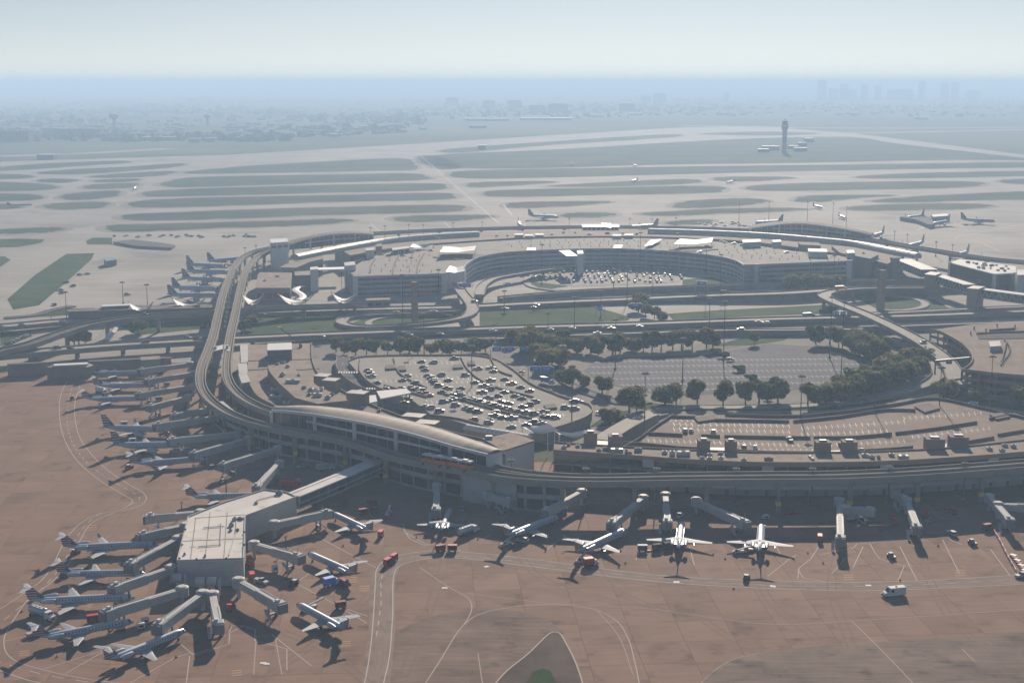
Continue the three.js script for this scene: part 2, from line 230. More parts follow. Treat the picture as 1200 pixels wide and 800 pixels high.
// apron of concrete slabs: joints run along two directions seen in the photograph
const slabs = [];
{
  const o = P(640, 700), e1 = P(1140, 687).sub(P(640, 700)).setY(0).normalize(), e2 = V(-e1.z, 0, e1.x), S = 15.2, gs = Array.from({ length: 12 }, (_, k) => { const b = new THREE.BoxGeometry(S - .06, .3, S - .06).translate(0, -.15, 0), u = b.attributes.uv; for (let i = 0; i < u.count; i++) u.setXY(i, u.getX(i) * S + hash(k, 1, 3) * 60, u.getY(i) * S + hash(k, 2, 3) * 60); return b; });
  const far = [], ang = -Math.atan2(e1.z, e1.x), list = [];
  const apronEdge = px([[-420, 470], [-120, 442], [0, 437], [60, 436], [110, 432], [200, 424], [245, 424], [262, 445], [300, 470], [420, 500], [560, 540], [720, 552], [900, 552], [1060, 545], [1320, 528], [1500, 1100], [-420, 1100]]);
  const inside = (q) => { let c = false; for (let i = 0, j = apronEdge.length - 1; i < apronEdge.length; j = i++) { const a = apronEdge[i], b = apronEdge[j]; if ((a.z > q.z) !== (b.z > q.z) && q.x < (b.x - a.x) * (q.z - a.z) / (b.z - a.z) + a.x) c = !c; } return c; };
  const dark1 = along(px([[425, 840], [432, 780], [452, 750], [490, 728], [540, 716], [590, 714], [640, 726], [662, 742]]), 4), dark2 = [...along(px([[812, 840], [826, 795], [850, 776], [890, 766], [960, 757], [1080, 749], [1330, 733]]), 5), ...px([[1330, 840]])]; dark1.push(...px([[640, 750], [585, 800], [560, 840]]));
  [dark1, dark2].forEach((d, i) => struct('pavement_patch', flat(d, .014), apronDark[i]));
  const inPoly = (poly, q) => { let c = false; for (let i = 0, j = poly.length - 1; i < poly.length; j = i++) { const a = poly[i], b = poly[j]; if ((a.z > q.z) !== (b.z > q.z) && q.x < (b.x - a.x) * (q.z - a.z) / (b.z - a.z) + a.x) c = !c; } return c; };
  for (let i = -26; i <= 26; i++) for (let j = -24; j <= 12; j++) {
    const c = V(o.x + e1.x * i * S + e2.x * j * S, 0, o.z + e1.z * i * S + e2.z * j * S);
    if (!inside(c)) continue;
    list.push({ c, d: Math.hypot(c.x, c.z), vis: Math.abs(c.x / c.z) < .4 && c.z < -330, tone: 0, i, j });
  }
  list.sort((a, b) => a.d - b.d);
  const apron = new THREE.Group(); apron.name = 'apron'; apron.userData.kind = 'structure'; scene.add(apron);
  part(apron, 'joint_bed', flat(apronEdge, -.22), M.joint);
  let n = 0; const rest = [[], [], [], []];
  for (const s of list) {
    const column = hash(s.i + 50, 3, 5), t = s.tone ? 9 : Math.floor(((column + hash(s.i + 50, s.j + 50, 9) * .7) / 1.7) * 4);
    if (s.vis && n < 300) { n++; const m = part(apron, 'slab', gs[Math.floor(hash(s.i + 60, s.j + 60, 8) * 12)], t === 9 ? apronDark[hash(s.i + 40, s.j + 40, 2) > .5 ? 1 : 0] : apronTones[Math.min(3, t)], s.c.x, (hash(s.i + 50, s.j + 50, 4) - .5) * .012, s.c.z, ang); slabs.push(m); }
    else rest[Math.min(3, t)].push(gs[(s.i + s.j + 100) % 12].clone().rotateY(ang).translate(s.c.x, 0, s.c.z));
  }
  rest.forEach((r, i) => { if (r.length) { const m = part(apron, 'slab_field', merged(r), apronTones[i]); m.userData.kind = 'stuff'; } });
}
// uv of slabs comes from the box: each slab keeps its own patch of the texture
// apron island at the bottom edge: dark asphalt with a grass heart and a pale kerb
{
  const out = px([[560, 830], [590, 790], [620, 765], [643, 743], [648, 740.5], [654, 741], [664, 755], [678, 785], [690, 830]]);
  struct('apron_island', flat(out, .045), M.islandBrown);
  struct('apron_island_kerb', merged([sweep(smooth(out, 60), wallOf(0, .45, -.1, .1))]), M.paintFaint);
  struct('grass_island', flat(px([[606, 830], [617, 800], [625, 787], [636, 783], [645, 786], [652, 800], [660, 830]]), .07), M.grass);
}
// painted lines on the apron
{
  const L = [], F = [], W = [];
  const line = (pts, w = .3, to = L) => to.push(ribbon(along(px(pts, .035), 3), w));
  const dash = (pts, w, on, off, to = L) => { const a = along(px(pts, .035), 1); for (let i = 0; i + on < a.length; i += on + off) to.push(ribbon(a.slice(i, i + on + 1), w)); };
  // taxi lane round the left of the concourse
  line([[78, 446], [71, 462], [69, 480], [72, 505], [80, 525], [95, 545], [120, 565], [145, 580], [155, 587], [140, 597], [112, 603], [95, 612], [78, 630], [62, 660], [48, 680], [30, 693], [8, 708], [-15, 722]], .3);
  line([[93, 452], [87, 475], [92, 510], [105, 530], [125, 550], [150, 567], [167, 577], [171, 585], [160, 594], [135, 600], [108, 612], [95, 630], [80, 660], [60, 682], [35, 700], [18, 722], [4, 750], [14, 772], [60, 787], [100, 795], [150, 802]], .3);
  dash([[85, 449], [78, 480], [83, 515], [100, 540], [125, 560], [150, 574], [163, 584], [150, 592], [120, 600], [100, 615], [88, 632], [72, 662], [50, 688], [18, 715], [2, 728]], .28, 4, 4);
  line([[-10, 782], [30, 796], [60, 803]], .4); dash([[-10, 772], [20, 782], [60, 792], [110, 800]], .35, 4, 4);
  // road from the concourse along the stand tails
  line([[427, 800], [431, 780], [436, 740], [440, 680], [441, 668], [450, 657], [475, 649], [510, 645], [560, 648], [640, 657], [720, 668], [800, 676], [900, 680], [1000, 682], [1100, 679], [1200, 673], [1290, 667]], .3);
  line([[449, 802], [456, 770], [460, 720], [462, 672], [468, 663], [490, 656], [520, 653], [570, 657], [650, 667], [740, 678], [820, 685], [900, 689], [1000, 692], [1100, 689], [1200, 684], [1290, 678]], .3);
  dash([[441, 745], [446, 710], [450, 670], [470, 655], [510, 649]], .3, 4, 4); dash([[510, 649], [600, 657], [720, 672], [850, 683], [1000, 687], [1200, 679]], .3, 4, 4, F);
  // lead-in curves on the open apron
  line([[492, 665], [530, 690], [548, 700], [553, 712], [546, 728], [535, 742], [518, 770], [500, 798], [490, 815]], .32, F);
  line([[540, 735], [560, 720], [600, 711], [640, 708], [690, 712], [720, 725], [735, 745], [744, 775], [750, 805]], .34, F);
  line([[548, 695], [640, 706], [760, 713], [900, 731], [1000, 727], [1210, 713]], .22, F); line([[700, 715], [725, 745], [742, 790]], .22, F); line([[998, 727], [1030, 758], [1075, 805]], .3, F); line([[560, 765], [566, 805]], .25, F);
  line([[822, 800], [838, 785], [860, 772], [890, 765]], .2, F); line([[1128, 760], [1143, 775]], .3, F);
  for (const l of [[[152, 800], [205, 770], [222, 765]], [[222, 768], [218, 800]], [[212, 755], [226, 767]], [[226, 767], [245, 760]], [[52, 783], [120, 762]], [[76, 789], [130, 758]], [[5, 751], [35, 744]], [[365, 625], [440, 665]], [[346, 683], [362, 672]], [[350, 685], [395, 709]], [[268, 740], [272, 733], [283, 733], [299, 737], [298, 750], [336, 760], [336, 785]], [[318, 743], [365, 780]], [[405, 713], [431, 722]], [[405, 715], [430, 730]], [[226, 765], [232, 767], [268, 754], [269, 741], [285, 733]],
    [[472, 613], [474, 622], [480, 631], [500, 640]], [[454, 614], [476, 614]], [[475, 624], [502, 639]], [[565, 632], [575, 626]], [[640, 645], [652, 634]], [[745, 656], [752, 640]], [[808, 640], [814, 662]], [[900, 675], [925, 655], [934, 650]], [[935, 678], [937, 665], [950, 655], [960, 640]], [[935, 667], [942, 677], [965, 681]], [[960, 650], [1000, 642], [1005, 637], [1020, 637], [1026, 648], [1032, 655], [1060, 663]], [[1060, 663], [1053, 680]], [[1055, 640], [1075, 680]], [[1155, 643], [1161, 643], [1184, 674]], [[1113, 632], [1128, 638]], [[1000, 665], [1012, 640]], [[1105, 632], [1125, 672]]]) for (let i = 0; i + 1 < l.length; i++) L.push(ribbon(px([l[i], l[i + 1]], .035 + i * .002), .28));
  for (const l of [[[300, 745], [297, 790]], [[322, 745], [330, 790]], [[700, 640], [715, 655]], [[745, 655], [765, 650]], [[905, 630], [915, 650]], [[990, 655], [975, 672]], [[175, 640], [160, 655]], [[105, 735], [128, 722]], [[185, 760], [205, 742]]]) line(l, .3, F);
  for (const [x, y] of [[28, 766], [128, 791], [277, 789], [233, 630], [405, 755], [427, 690], [995, 677], [1126, 672], [107, 619], [412, 680]]) for (let k = 0; k < 3; k++) { const a = P(x - 6, y - 3 + k * 2.6, .035), b = P(x + 6, y - 4 + k * 2.6, .035); W.push(ribbon([a, b], .5)); }
  const T = []; // tyre marks left by tugs and jets
  for (const l of [[[300, 800], [360, 760], [430, 700], [455, 665]], [[470, 668], [520, 660], [640, 668], [760, 684], [900, 690], [1100, 687], [1210, 681]], [[480, 662], [560, 655], [660, 664], [800, 681], [1000, 688]], [[797, 648], [800, 690], [830, 730], [900, 770]], [[891, 650], [900, 700], [960, 750]], [[690, 655], [720, 690], [800, 725]], [[600, 640], [640, 680], [720, 705], [900, 730]], [[20, 716], [60, 700], [110, 650], [150, 600], [168, 585]], [[80, 640], [100, 610], [150, 590]], [[70, 500], [90, 540], [140, 575]], [[985, 640], [975, 690], [1000, 760]], [[1075, 625], [1090, 680], [1130, 740], [1200, 780]], [[200, 775], [120, 780], [60, 770], [20, 750]], [[516, 626], [520, 660], [500, 720], [470, 800]], [[330, 740], [380, 760], [430, 800]]]) for (const o of [-1.3, 1.3]) T.push(ribbon(offset(along(px(l, .026), 4), o), .45));
  struct('tyre_marks', merged(T), M.tyreMark);
  struct('stand_road', ribbon(along(px([[440, 800], [447, 740], [451, 672], [462, 657], [490, 651], [540, 650], [640, 662], [760, 676.5], [900, 684.5], [1000, 687], [1100, 684], [1290, 672]], .02), 5), 8), M.standRoad);
  struct('apron_lines', merged(L), M.apronPaint); struct('apron_lines', merged(F), M.paintFaint); struct('stand_numbers', merged(W), M.paintWarm);
  const FAR = [];
  for (const l of [[[434, 262], [447, 273]], [[520, 260], [532, 270]], [[590, 240], [600, 252]], [[1135, 280], [1120, 279], [1140, 274], [1200, 262]], [[1140, 280], [1172, 294]], [[985, 262], [1045, 266], [1056, 268]], [[1030, 262], [1080, 265], [1075, 270]], [[490, 180], [585, 262]]]) FAR.push(ribbon(along(px(l, -.28), 12), .9));
  struct('taxiway_lines', merged(FAR), M.paint);
}
// far runways on the plain beyond
for (const [pts, w] of [[[[-200, 187], [60, 181], [200, 174]], 70], [[[800, 147], [1000, 150], [1300, 148]], 90], [[[980, 156], [1100, 154], [1300, 149]], 90]]) struct('runway', ribbon(along(px(pts, -.4), 60), w), M.concrete);

// ---------------------------------------------------------------- roads
function roadway(name, pts, w, h, skirt, kind, label, opt = {}) { // deck, two parapets, centre lines; piers where it stands free
  const path = along(pts.map(([x, y, hh]) => P(x, y, hh ?? h)), 9), deckM = opt.deck || M.road, sideM = opt.side || M.wallConc;
  const g = kind === 'structure' ? new THREE.Group() : thing(name, label, 'flyover');
  if (kind === 'structure') { g.name = numbered(name); g.userData.kind = 'structure'; scene.add(g); }
  part(g, 'road_deck', sweep(path, slabOf(w, skirt)), sideM);
  part(g, 'road_surface', ribbon(path.map((p) => V(p.x, p.y + .05, p.z)), w - .9), deckM);
  for (const s of [-1, 1]) part(g, 'parapet', sweep(path, wallOf(s * (w / 2 - .2), .42, -.02, opt.rail ?? .85)), sideM);
  const lanes = opt.lanes ?? Math.round(w / 4.2);
  const lg = []; for (let k = 1; k < lanes; k++) { const o = offset(path, -w / 2 + k * w / lanes, .07); for (let i = 0; i + 1 < o.length; i += 2) lg.push(ribbon([o[i], o[i].clone().lerp(o[i + 1], .45)], .22)); }
  if (lg.length) part(g, 'lane_lines', merged(lg), M.paint).userData.kind = 'stuff';
  if (opt.piers) for (let i = 2; i < path.length - 1; i += opt.piers) { const p = path[i]; if (p.y > 4 && (!opt.pierIf || opt.pierIf(p))) part(g, 'pier', box(2.2, p.y - skirt + .3, 2.2), M.wallConc, p.x, (p.y - skirt) / 2, p.z); }
  return { path, g };
}
const ROAD = {};
ROAD.lower = roadway('parkway_lower', [[-60, 420.5, 6], [0, 415.5, 6], [125, 405, 6], [237, 398.5, 5.6], [279, 396, 4.6], [425, 389.8, 3], [550, 385.6, 2.6], [625, 383, 2.6], [725, 380.4, 2.6], [820, 377, 2.6], [920, 373.5, 2.6], [975, 372.3, 2.6], [1055, 370.3, 2.6], [1150, 366.8, 2.6], [1280, 361, 2.6]], 13, 6, 2.2, 'structure', '', { piers: 3, pierIf: (p) => p.x < -120 });
ROAD.upper = roadway('parkway_upper', [[-60, 386, 4], [0, 382.5, 4], [62, 377, 3.6], [125, 372.5, 3], [175, 370, 2.4], [286, 366.5, 1.6], [425, 362.2, 1.6], [532, 360, 1.6], [600, 356.5, 1.8], [675, 353, 2], [720, 351.2, 2.2], [800, 347.6, 3], [845, 345.9, 4], [920, 343.5, 5], [975, 340, 5], [1075, 336.5, 4], [1200, 333, 3], [1300, 331, 3]], 15, 3, 1.8, 'structure', '');
{ const sub = ROAD.upper.path.filter((p) => p.y > 2.9 && p.x > 50); struct('parkway_retaining_wall', sweep(offset(sub, 7.25), wallOf(0, .5, -5.4, -.1)), M.wallConc); }
ROAD.thin = roadway('service_road', [[582, 396.5], [675, 392.5], [720, 391], [800, 388.3], [845, 387], [932, 386.6], [1012, 385], [1057, 382], [1200, 377], [1300, 373]], 7, 3, 3.3, 'structure', '', { lanes: 2, rail: .5 });
ROAD.back = roadway('service_road', [[586, 349], [640, 344], [675, 341.3], [720, 339], [800, 336.3], [845, 334.5], [920, 331.5], [1010, 329], [1100, 328]], 8, 3, 3.3, 'structure', '', { lanes: 2 });
ROAD.right = roadway('service_road', [[1000, 368.5], [1060, 365.5], [1130, 362], [1250, 357]], 8, 2, 2.3, 'structure', '', { lanes: 2, rail: .5 });
ROAD.flyLeft = roadway('flyover_ramp', [[-40, 422, 9], [0, 411, 9], [30, 404.5, 9.5], [62, 393.5, 10], [100, 381.5, 10.5], [125, 376.5, 11], [160, 371.5, 11], [200, 368.5, 11], [250, 366, 10], [300, 362.5, 8], [360, 359.5, 6.5], [430, 357.5, 6]], 9, 10, 1.8, 'thing', 'dark elevated ramp curving between the two parkway carriageways west of the train crossing', { deck: M.asphalt, side: M.wallConc, piers: 4, lanes: 2, rail: 1.1 });
ROAD.flyMid = roadway('flyover_ramp', [[536, 331, 9], [541, 342, 9], [550, 353, 9], [554, 362, 8.6], [546, 370.5, 8], [522, 376, 7], [480, 380.5, 5], [435, 383, 3], [408, 381, 1.6], [400, 376, 1], [408, 371.5, 1], [430, 369, 1], [480, 367, 1.6], [540, 364, 3]], 8.6, 9, 1.5, 'thing', 'pale hook shaped ramp descending from the far garage entrance to the lawn loop', { piers: 5, lanes: 2, deck: M.road });
ROAD.loop = roadway('loop_road', [[434, 381], [431, 378.5], [440, 373.5], [467, 370.5], [520, 368.5]], 5, .2, .6, 'structure', '', { lanes: 1, rail: .25 });
ROAD.flyRight = roadway('flyover_ramp', [[1090, 337, 5], [1040, 337.5, 6.5], [1000, 338.5, 8], [976, 341.5, 8.5], [966, 346, 8.8], [978, 353.5, 9], [1012, 367, 9], [1050, 384.5, 8.5], [1082, 402, 8], [1104, 418, 7.6], [1116, 432, 7], [1122, 450, 6]], 10, 8, 1.6, 'thing', 'pale curved flyover crossing both parkway carriageways toward the tan garage', { piers: 6, lanes: 2 });
ROAD.ramp2 = roadway('garage_ramp', [[1040, 397, 3], [1062, 401, 4], [1085, 411, 5], [1096, 424, 5.4], [1100, 440, 4], [1082, 452, 2], [1050, 461, .8], [1000, 470, .5]], 8, 4, 3, 'thing', 'narrow ramp wrapping round the tree belt beside the tan garage', { lanes: 1 });
ROAD.loopR = roadway('loop_road', [[1020, 346], [1058, 347.5], [1082, 353], [1080, 360], [1050, 363.5], [1030, 362]], 6, .3, .6, 'structure', '', { lanes: 1, rail: .25 });
ROAD.ring = roadway('loop_road', [[740, 487], [790, 478], [860, 477], [940, 475], [1010, 469], [1060, 456], [1083, 440]], 8, .1, .5, 'structure', '', { lanes: 2, rail: .25 });
ROAD.ring2 = roadway('loop_road', [[648, 436], [672, 452], [705, 465], [735, 473], [760, 470]], 7, .1, .5, 'structure', '', { lanes: 2, rail: .25, deck: M.asphalt });
ROAD.rampL = roadway('loop_road', [[402, 418], [402, 430], [412, 442], [428, 452], [450, 460]], 8, 3, 3.2, 'structure', '', { lanes: 2, rail: .6, deck: M.asphalt });
ROAD.farLoop = roadway('loop_road', [[562, 345], [565, 335], [580, 326], [600, 322], [625, 318], [660, 313.5]], 8, 6, 1.6, 'structure', '', { lanes: 2 });
ROAD.farLoop2 = roadway('loop_road', [[660, 316], [630, 319], [618, 325], [625, 336], [660, 341]], 6, .2, .6, 'structure', '', { lanes: 1, rail: .25 });
ROAD.under = roadway('service_road', [[112, 404, 0], [121, 395, 0], [130, 385, 0], [134, 380, 0]], 9, 0, .4, 'structure', '', { lanes: 2, rail: .2 });
ROAD.exitL = roadway('service_road', [[5, 372], [40, 369], [58, 363.5], [85, 358]], 7, .3, .6, 'structure', '', { lanes: 1, rail: .2, deck: M.asphalt });
// ---------------------------------------------------------------- elevated train guideway
const GH = 12.7;
const outerPts = px([[318, 290], [300, 294], [284, 302], [275, 312], [269, 324], [261, 345], [255, 370], [250, 392], [243, 413], [237, 428], [234.5, 443], [237, 457], [249, 472], [273, 487], [310, 499], [345, 505.5], [400, 515], [475, 537.5], [540, 549.5], [600, 560], [650, 563.5], [700, 564.5], [800, 563], [900, 562], [975, 561.5], [1050, 558.5], [1125, 553.5], [1200, 547.5], [1320, 536]], GH);
const innerPts = px([[336, 287], [318, 293], [302, 301], [291, 312], [286, 322], [280, 345], [275, 370], [270, 392], [267, 411], [265, 428], [266, 443], [272, 455], [285, 467], [306, 478], [332, 486], [375, 496], [430, 510], [490, 526], [545, 540], [600, 553], [650, 558.5], [700, 560], [800, 558], [900, 557], [975, 556.5], [1050, 553.5], [1125, 548.5], [1200, 542.5], [1320, 531]], GH);
const outerPath = along(outerPts, 4), innerPath = along(innerPts, 4);
function pier(g, p, top, w = 1.7, cap = true) {
  const q = part(g, 'pier', box(w, top, w, 0, top / 2, 0), M.wallConc, p.x, 0, p.z);
  if (cap) part(g, 'pier_cap', box(w * 2.2, 1.1, w * 1.5, 0, top - .55, 0), M.wallConc, p.x, 0, p.z);
  return q;
}
function guideway(label, path, w, every, skip = () => false) {
  const g = thing('train_guideway', label, 'guideway', undefined);
  part(g, 'deck', sweep(path, slabOf(w, 1.5, -.1)), M.wallConc);
  part(g, 'running_surface', ribbon(path.map((p) => V(p.x, p.y - .04, p.z)), w - .8), M.darkConc);
  for (const s of [-1, 1]) { part(g, 'parapet', sweep(path, wallOf(s * (w / 2 - .18), .4, -.1, 1.05)), M.road); part(g, 'guide_rail', sweep(offset(path, s * 1.15), [[-.32, 0], [.32, 0], [.32, .32], [-.32, .32]]), M.wallConc); }
  for (let i = Math.floor(every / 2); i < path.length; i += every) if (!skip(path[i])) { pier(g, path[i], GH - 1.6); part(g, 'pier_collar', box(1.9, 1.6, 1.9, 0, 3.2, 0), M.yellow, path[i].x, 0, path[i].z); }
  return rebase(g);
}
guideway('concrete train guideway track on the outer side of the curve, along the apron', outerPath, 5.2, 7);
guideway('concrete train guideway track on the inner side, passing behind the arched station', innerPath, 5.2, 7, (p) => p.z > -590 && p.x > -140);
const farPath = along(px([[330, 286], [380, 278], [437, 273.5], [500, 270], [560, 268], [620, 266.5], [680, 265.8], [740, 265.8], [800, 266.8], [860, 268.8], [920, 271.5], [980, 276.5], [1030, 282.5], [1090, 292.5], [1157, 303], [1200, 307], [1330, 320]], GH), 9);
guideway('distant train guideway circling behind the far terminal', farPath, 11, 5);
{ // signal house where the two tracks part
  const g = thing('track_switch_platform', 'small concrete switch platform joining both train tracks above the parkway', 'platform');
  part(g, 'slab', prism(px([[250, 412], [254, 406], [262, 404], [270, 407], [268, 412], [260, 409.5]], GH), GH - 1, GH + .3), M.roofPale);
  for (const [x, y] of [[252, 409], [266, 408]]) { const p = P(x, y, GH + .3); part(g, 'cabinet', chamfered(1.6, 1.8, 1.6, .1), M.white, p.x, GH + .3, p.z); }
  rebase(g);
}
// two-car train standing at the station
{
  const base = 562, at = outerPath.reduce((b, p, i) => Math.abs(p.x - P(500, 541, GH).x) < Math.abs(outerPath[b].x - P(500, 541, GH).x) ? i : b, 0);
  for (let k = 0; k < 2; k++) {
    const i = at + k * 3 + 1, p = outerPath[i], q = outerPath[i + 1], ry = -Math.atan2(q.z - p.z, q.x - p.x);
    const g = thing('train_car', k ? 'orange and white train car in front, farther from the arched station doors' : 'orange and white train car behind, nearer the middle of the arched station', 'train car', 'two car train on the guideway');
    g.position.set(p.x, GH + .35, p.z); g.rotation.y = ry;
    part(g, 'body', chamfered(11.6, 1.7, 2.8, .2), M.orange, 0, .35, 0); part(g, 'window_band', box(11.3, 1.0, 2.7, 0, 2.5, 0), M.glass); part(g, 'roof', chamfered(11.6, .75, 2.8, .25), M.white, 0, 2.95, 0);
    for (const d of [-3.6, 0, 3.6]) part(g, 'window_post', box(.5, 1.05, 2.78, d, 2.5, 0), M.orange);
    for (const d of [-4, 4]) part(g, 'wheel', cyl(.45, .45, 2.2, 10).rotateX(Math.PI / 2).translate(0, 0, 1.1), M.rubber, d, .2, 0);
    for (const d of [-2.5, 2.5]) part(g, 'roof_unit', box(2.2, .35, 1.6), M.galvanised, d, 3.85, 0);
  }
}
// ---------------------------------------------------------------- near terminal
function bays(g, path, h0, h1, name, mat, { fill = .86, depth = .5, proud = .12, skip } = {}) { // one box per bay along a facade path
  for (let i = 0; i + 1 < path.length; i++) {
    if (skip && skip(i)) continue;
    const a = path[i], b = path[i + 1], L = Math.hypot(b.x - a.x, b.z - a.z), ry = -Math.atan2(b.z - a.z, b.x - a.x), r = rightOf([a, b], 0);
    const m = part(g, name, BOX, mat, (a.x + b.x) / 2 + r.x * proud, (h0 + h1) / 2, (a.z + b.z) / 2 + r.z * proud, ry); m.scale.set(L * fill, h1 - h0, depth);
  }
}
function units(g, list, h) { for (const [x, y, w = 2.4, d = 2, t = 1.5, m] of list) { const p = P(x, y, h); const u = part(g, 'rooftop_unit', chamfered(w * .85, t * .75, d * .85, .12), m || pick([M.roofPale, M.offWhite, M.galvanised, M.wallConc]), p.x, h, p.z, rr(-.1, .1)); part(u, 'fan_grille', cyl(Math.min(w, d) * .3, Math.min(w, d) * .3, .15, 10), M.dark, 0, t * .75, 0); } }
const RH = 14;
{
  const F = along(px([[649, 527], [725, 532], [800, 537.5], [875, 541], [935, 541.5], [1000, 541], [1050, 539.5], [1125, 535], [1200, 529], [1330, 516]], RH), 8);
  const B = along(px([[649, 519], [725, 524], [800, 527.5], [875, 530.5], [950, 531], [1000, 530.5], [1050, 529], [1100, 526.5], [1150, 522], [1200, 516.5], [1330, 503]], RH), 8);
  const g = thing('terminal_building', 'long curved tan terminal wing with flat roof behind the straight guideway', 'terminal');
  const outline = [...F, ...[...B].reverse()];
  part(g, 'wall', prism(outline, 0, RH - .5), M.brick);
  part(g, 'roof', prism(outline, RH - .5, RH), M.roofTan);
  part(g, 'fascia', sweep(offset(F, 1.0), wallOf(0, .5, -1.6, .45)), M.tan); part(g, 'parapet', sweep(offset(B, -.3), wallOf(0, .4, -.2, .6)), M.tan);
  bays(g, offset(F, .35), 9.9, 12.6, 'window', M.glass, { fill: .93, depth: .6 });
  bays(g, offset(F, .35), 5.6, 8.2, 'window', M.glass, { fill: .84, depth: .6 });
  part(g, 'ledge', sweep(offset(F, 1.4), wallOf(0, 2.4, 8.6 - RH, 9.1 - RH)), M.wallConc);
  part(g, 'apron_canopy', sweep(offset(F, 3.4), wallOf(0, 6, 4.3 - RH, 4.8 - RH)), M.offWhite);
  bays(g, offset(F, .35), .2, 3.9, 'loading_door', M.galvanised, { fill: .8, depth: .5 });
  for (let i = 5; i < F.length; i += 6) { const p = offset(F, 1.1)[i]; part(g, 'wall_panel', box(4.6, 3.1, .5), M.offWhite, p.x, 11.3, p.z, -Math.atan2(F[i].z - F[i - 1].z, F[i].x - F[i - 1].x)); }
  units(g, [[666, 522, 2, 1.6, 1.2], [677, 523.5, 2, 1.6, 1.2], [661, 525], [702, 529, 2.4, 2, 1.4], [710, 527, 3, 2.2, 1.5], [723, 529.5, 6, 3, 2], [734, 531, 1.4, 1.4, 2.2], [738, 532, 2.2, 2, 1.3], [748, 528.5, 3.6, 2.4, 1.8], [779, 531], [788, 533, 2.6, 2, 2.4], [801, 533, 6, 3, 2.2], [823, 538, 2], [832, 534], [831.5, 538.5], [844.5, 533], [845, 538], [872, 540], [901, 538.5, 4, 2.4, 1.4], [1014, 534.5, 3.2], [1022, 536.5], [1030, 537, 1.4], [1045, 534], [1059, 536.5, 4.6, 3, 1.6], [1160, 527], [1175, 529], [1178, 523], [1188, 524], [951, 537, 1.2, 6, 1]], RH);
  // stair and lift blocks on the garage side
  rebase(g);
  const blocks = [[721, 521, 5.6, 4.5], [824.5, 526, 4.8, 4.5], [856.5, 527, 4.4, 4.5], [964, 528, 6, 5], [995, 527.5, 6, 5], [1095, 524, 7.5, 5.5], [1123, 521.5, 7.5, 5.5], [692, 517, 5.6, 4.5]];
  const where = ['on the terrace past the white sail canopy', 'at a pale link roof, of its pair nearer the sail canopy', 'at a pale link roof, of its pair farther from the sail canopy', 'of the middle terrace pair, on the sail canopy side', 'of the middle terrace pair, on the tan garage side', 'second from the tan garage along the terrace', 'closest to the tan garage along the terrace', 'under the tip of the white sail canopy'];
  blocks.forEach(([x, y, w, d], i) => {
    const b = thing('stair_tower', 'brown stair tower ' + where[i], 'stair tower', 'stair towers along the terrace'), p = P(x, y, RH), hh = 9.6;
    part(b, 'wall', box(w, hh, d, 0, hh / 2, 0), M.tan); part(b, 'roof', box(w + .3, .3, d + .3, 0, hh + .15, 0), M.roofTan);
    part(b, 'roof_hatch', chamfered(w * .5, .6, d * .4, .1), M.galvanised, 0, hh + .3, 0); part(b, 'door', box(1.2, 2.2, .2, 0, 3.6, d / 2), M.dark);
    b.position.set(p.x, 8.2, p.z); b.rotation.y = .05 - i * .02;
  });
}
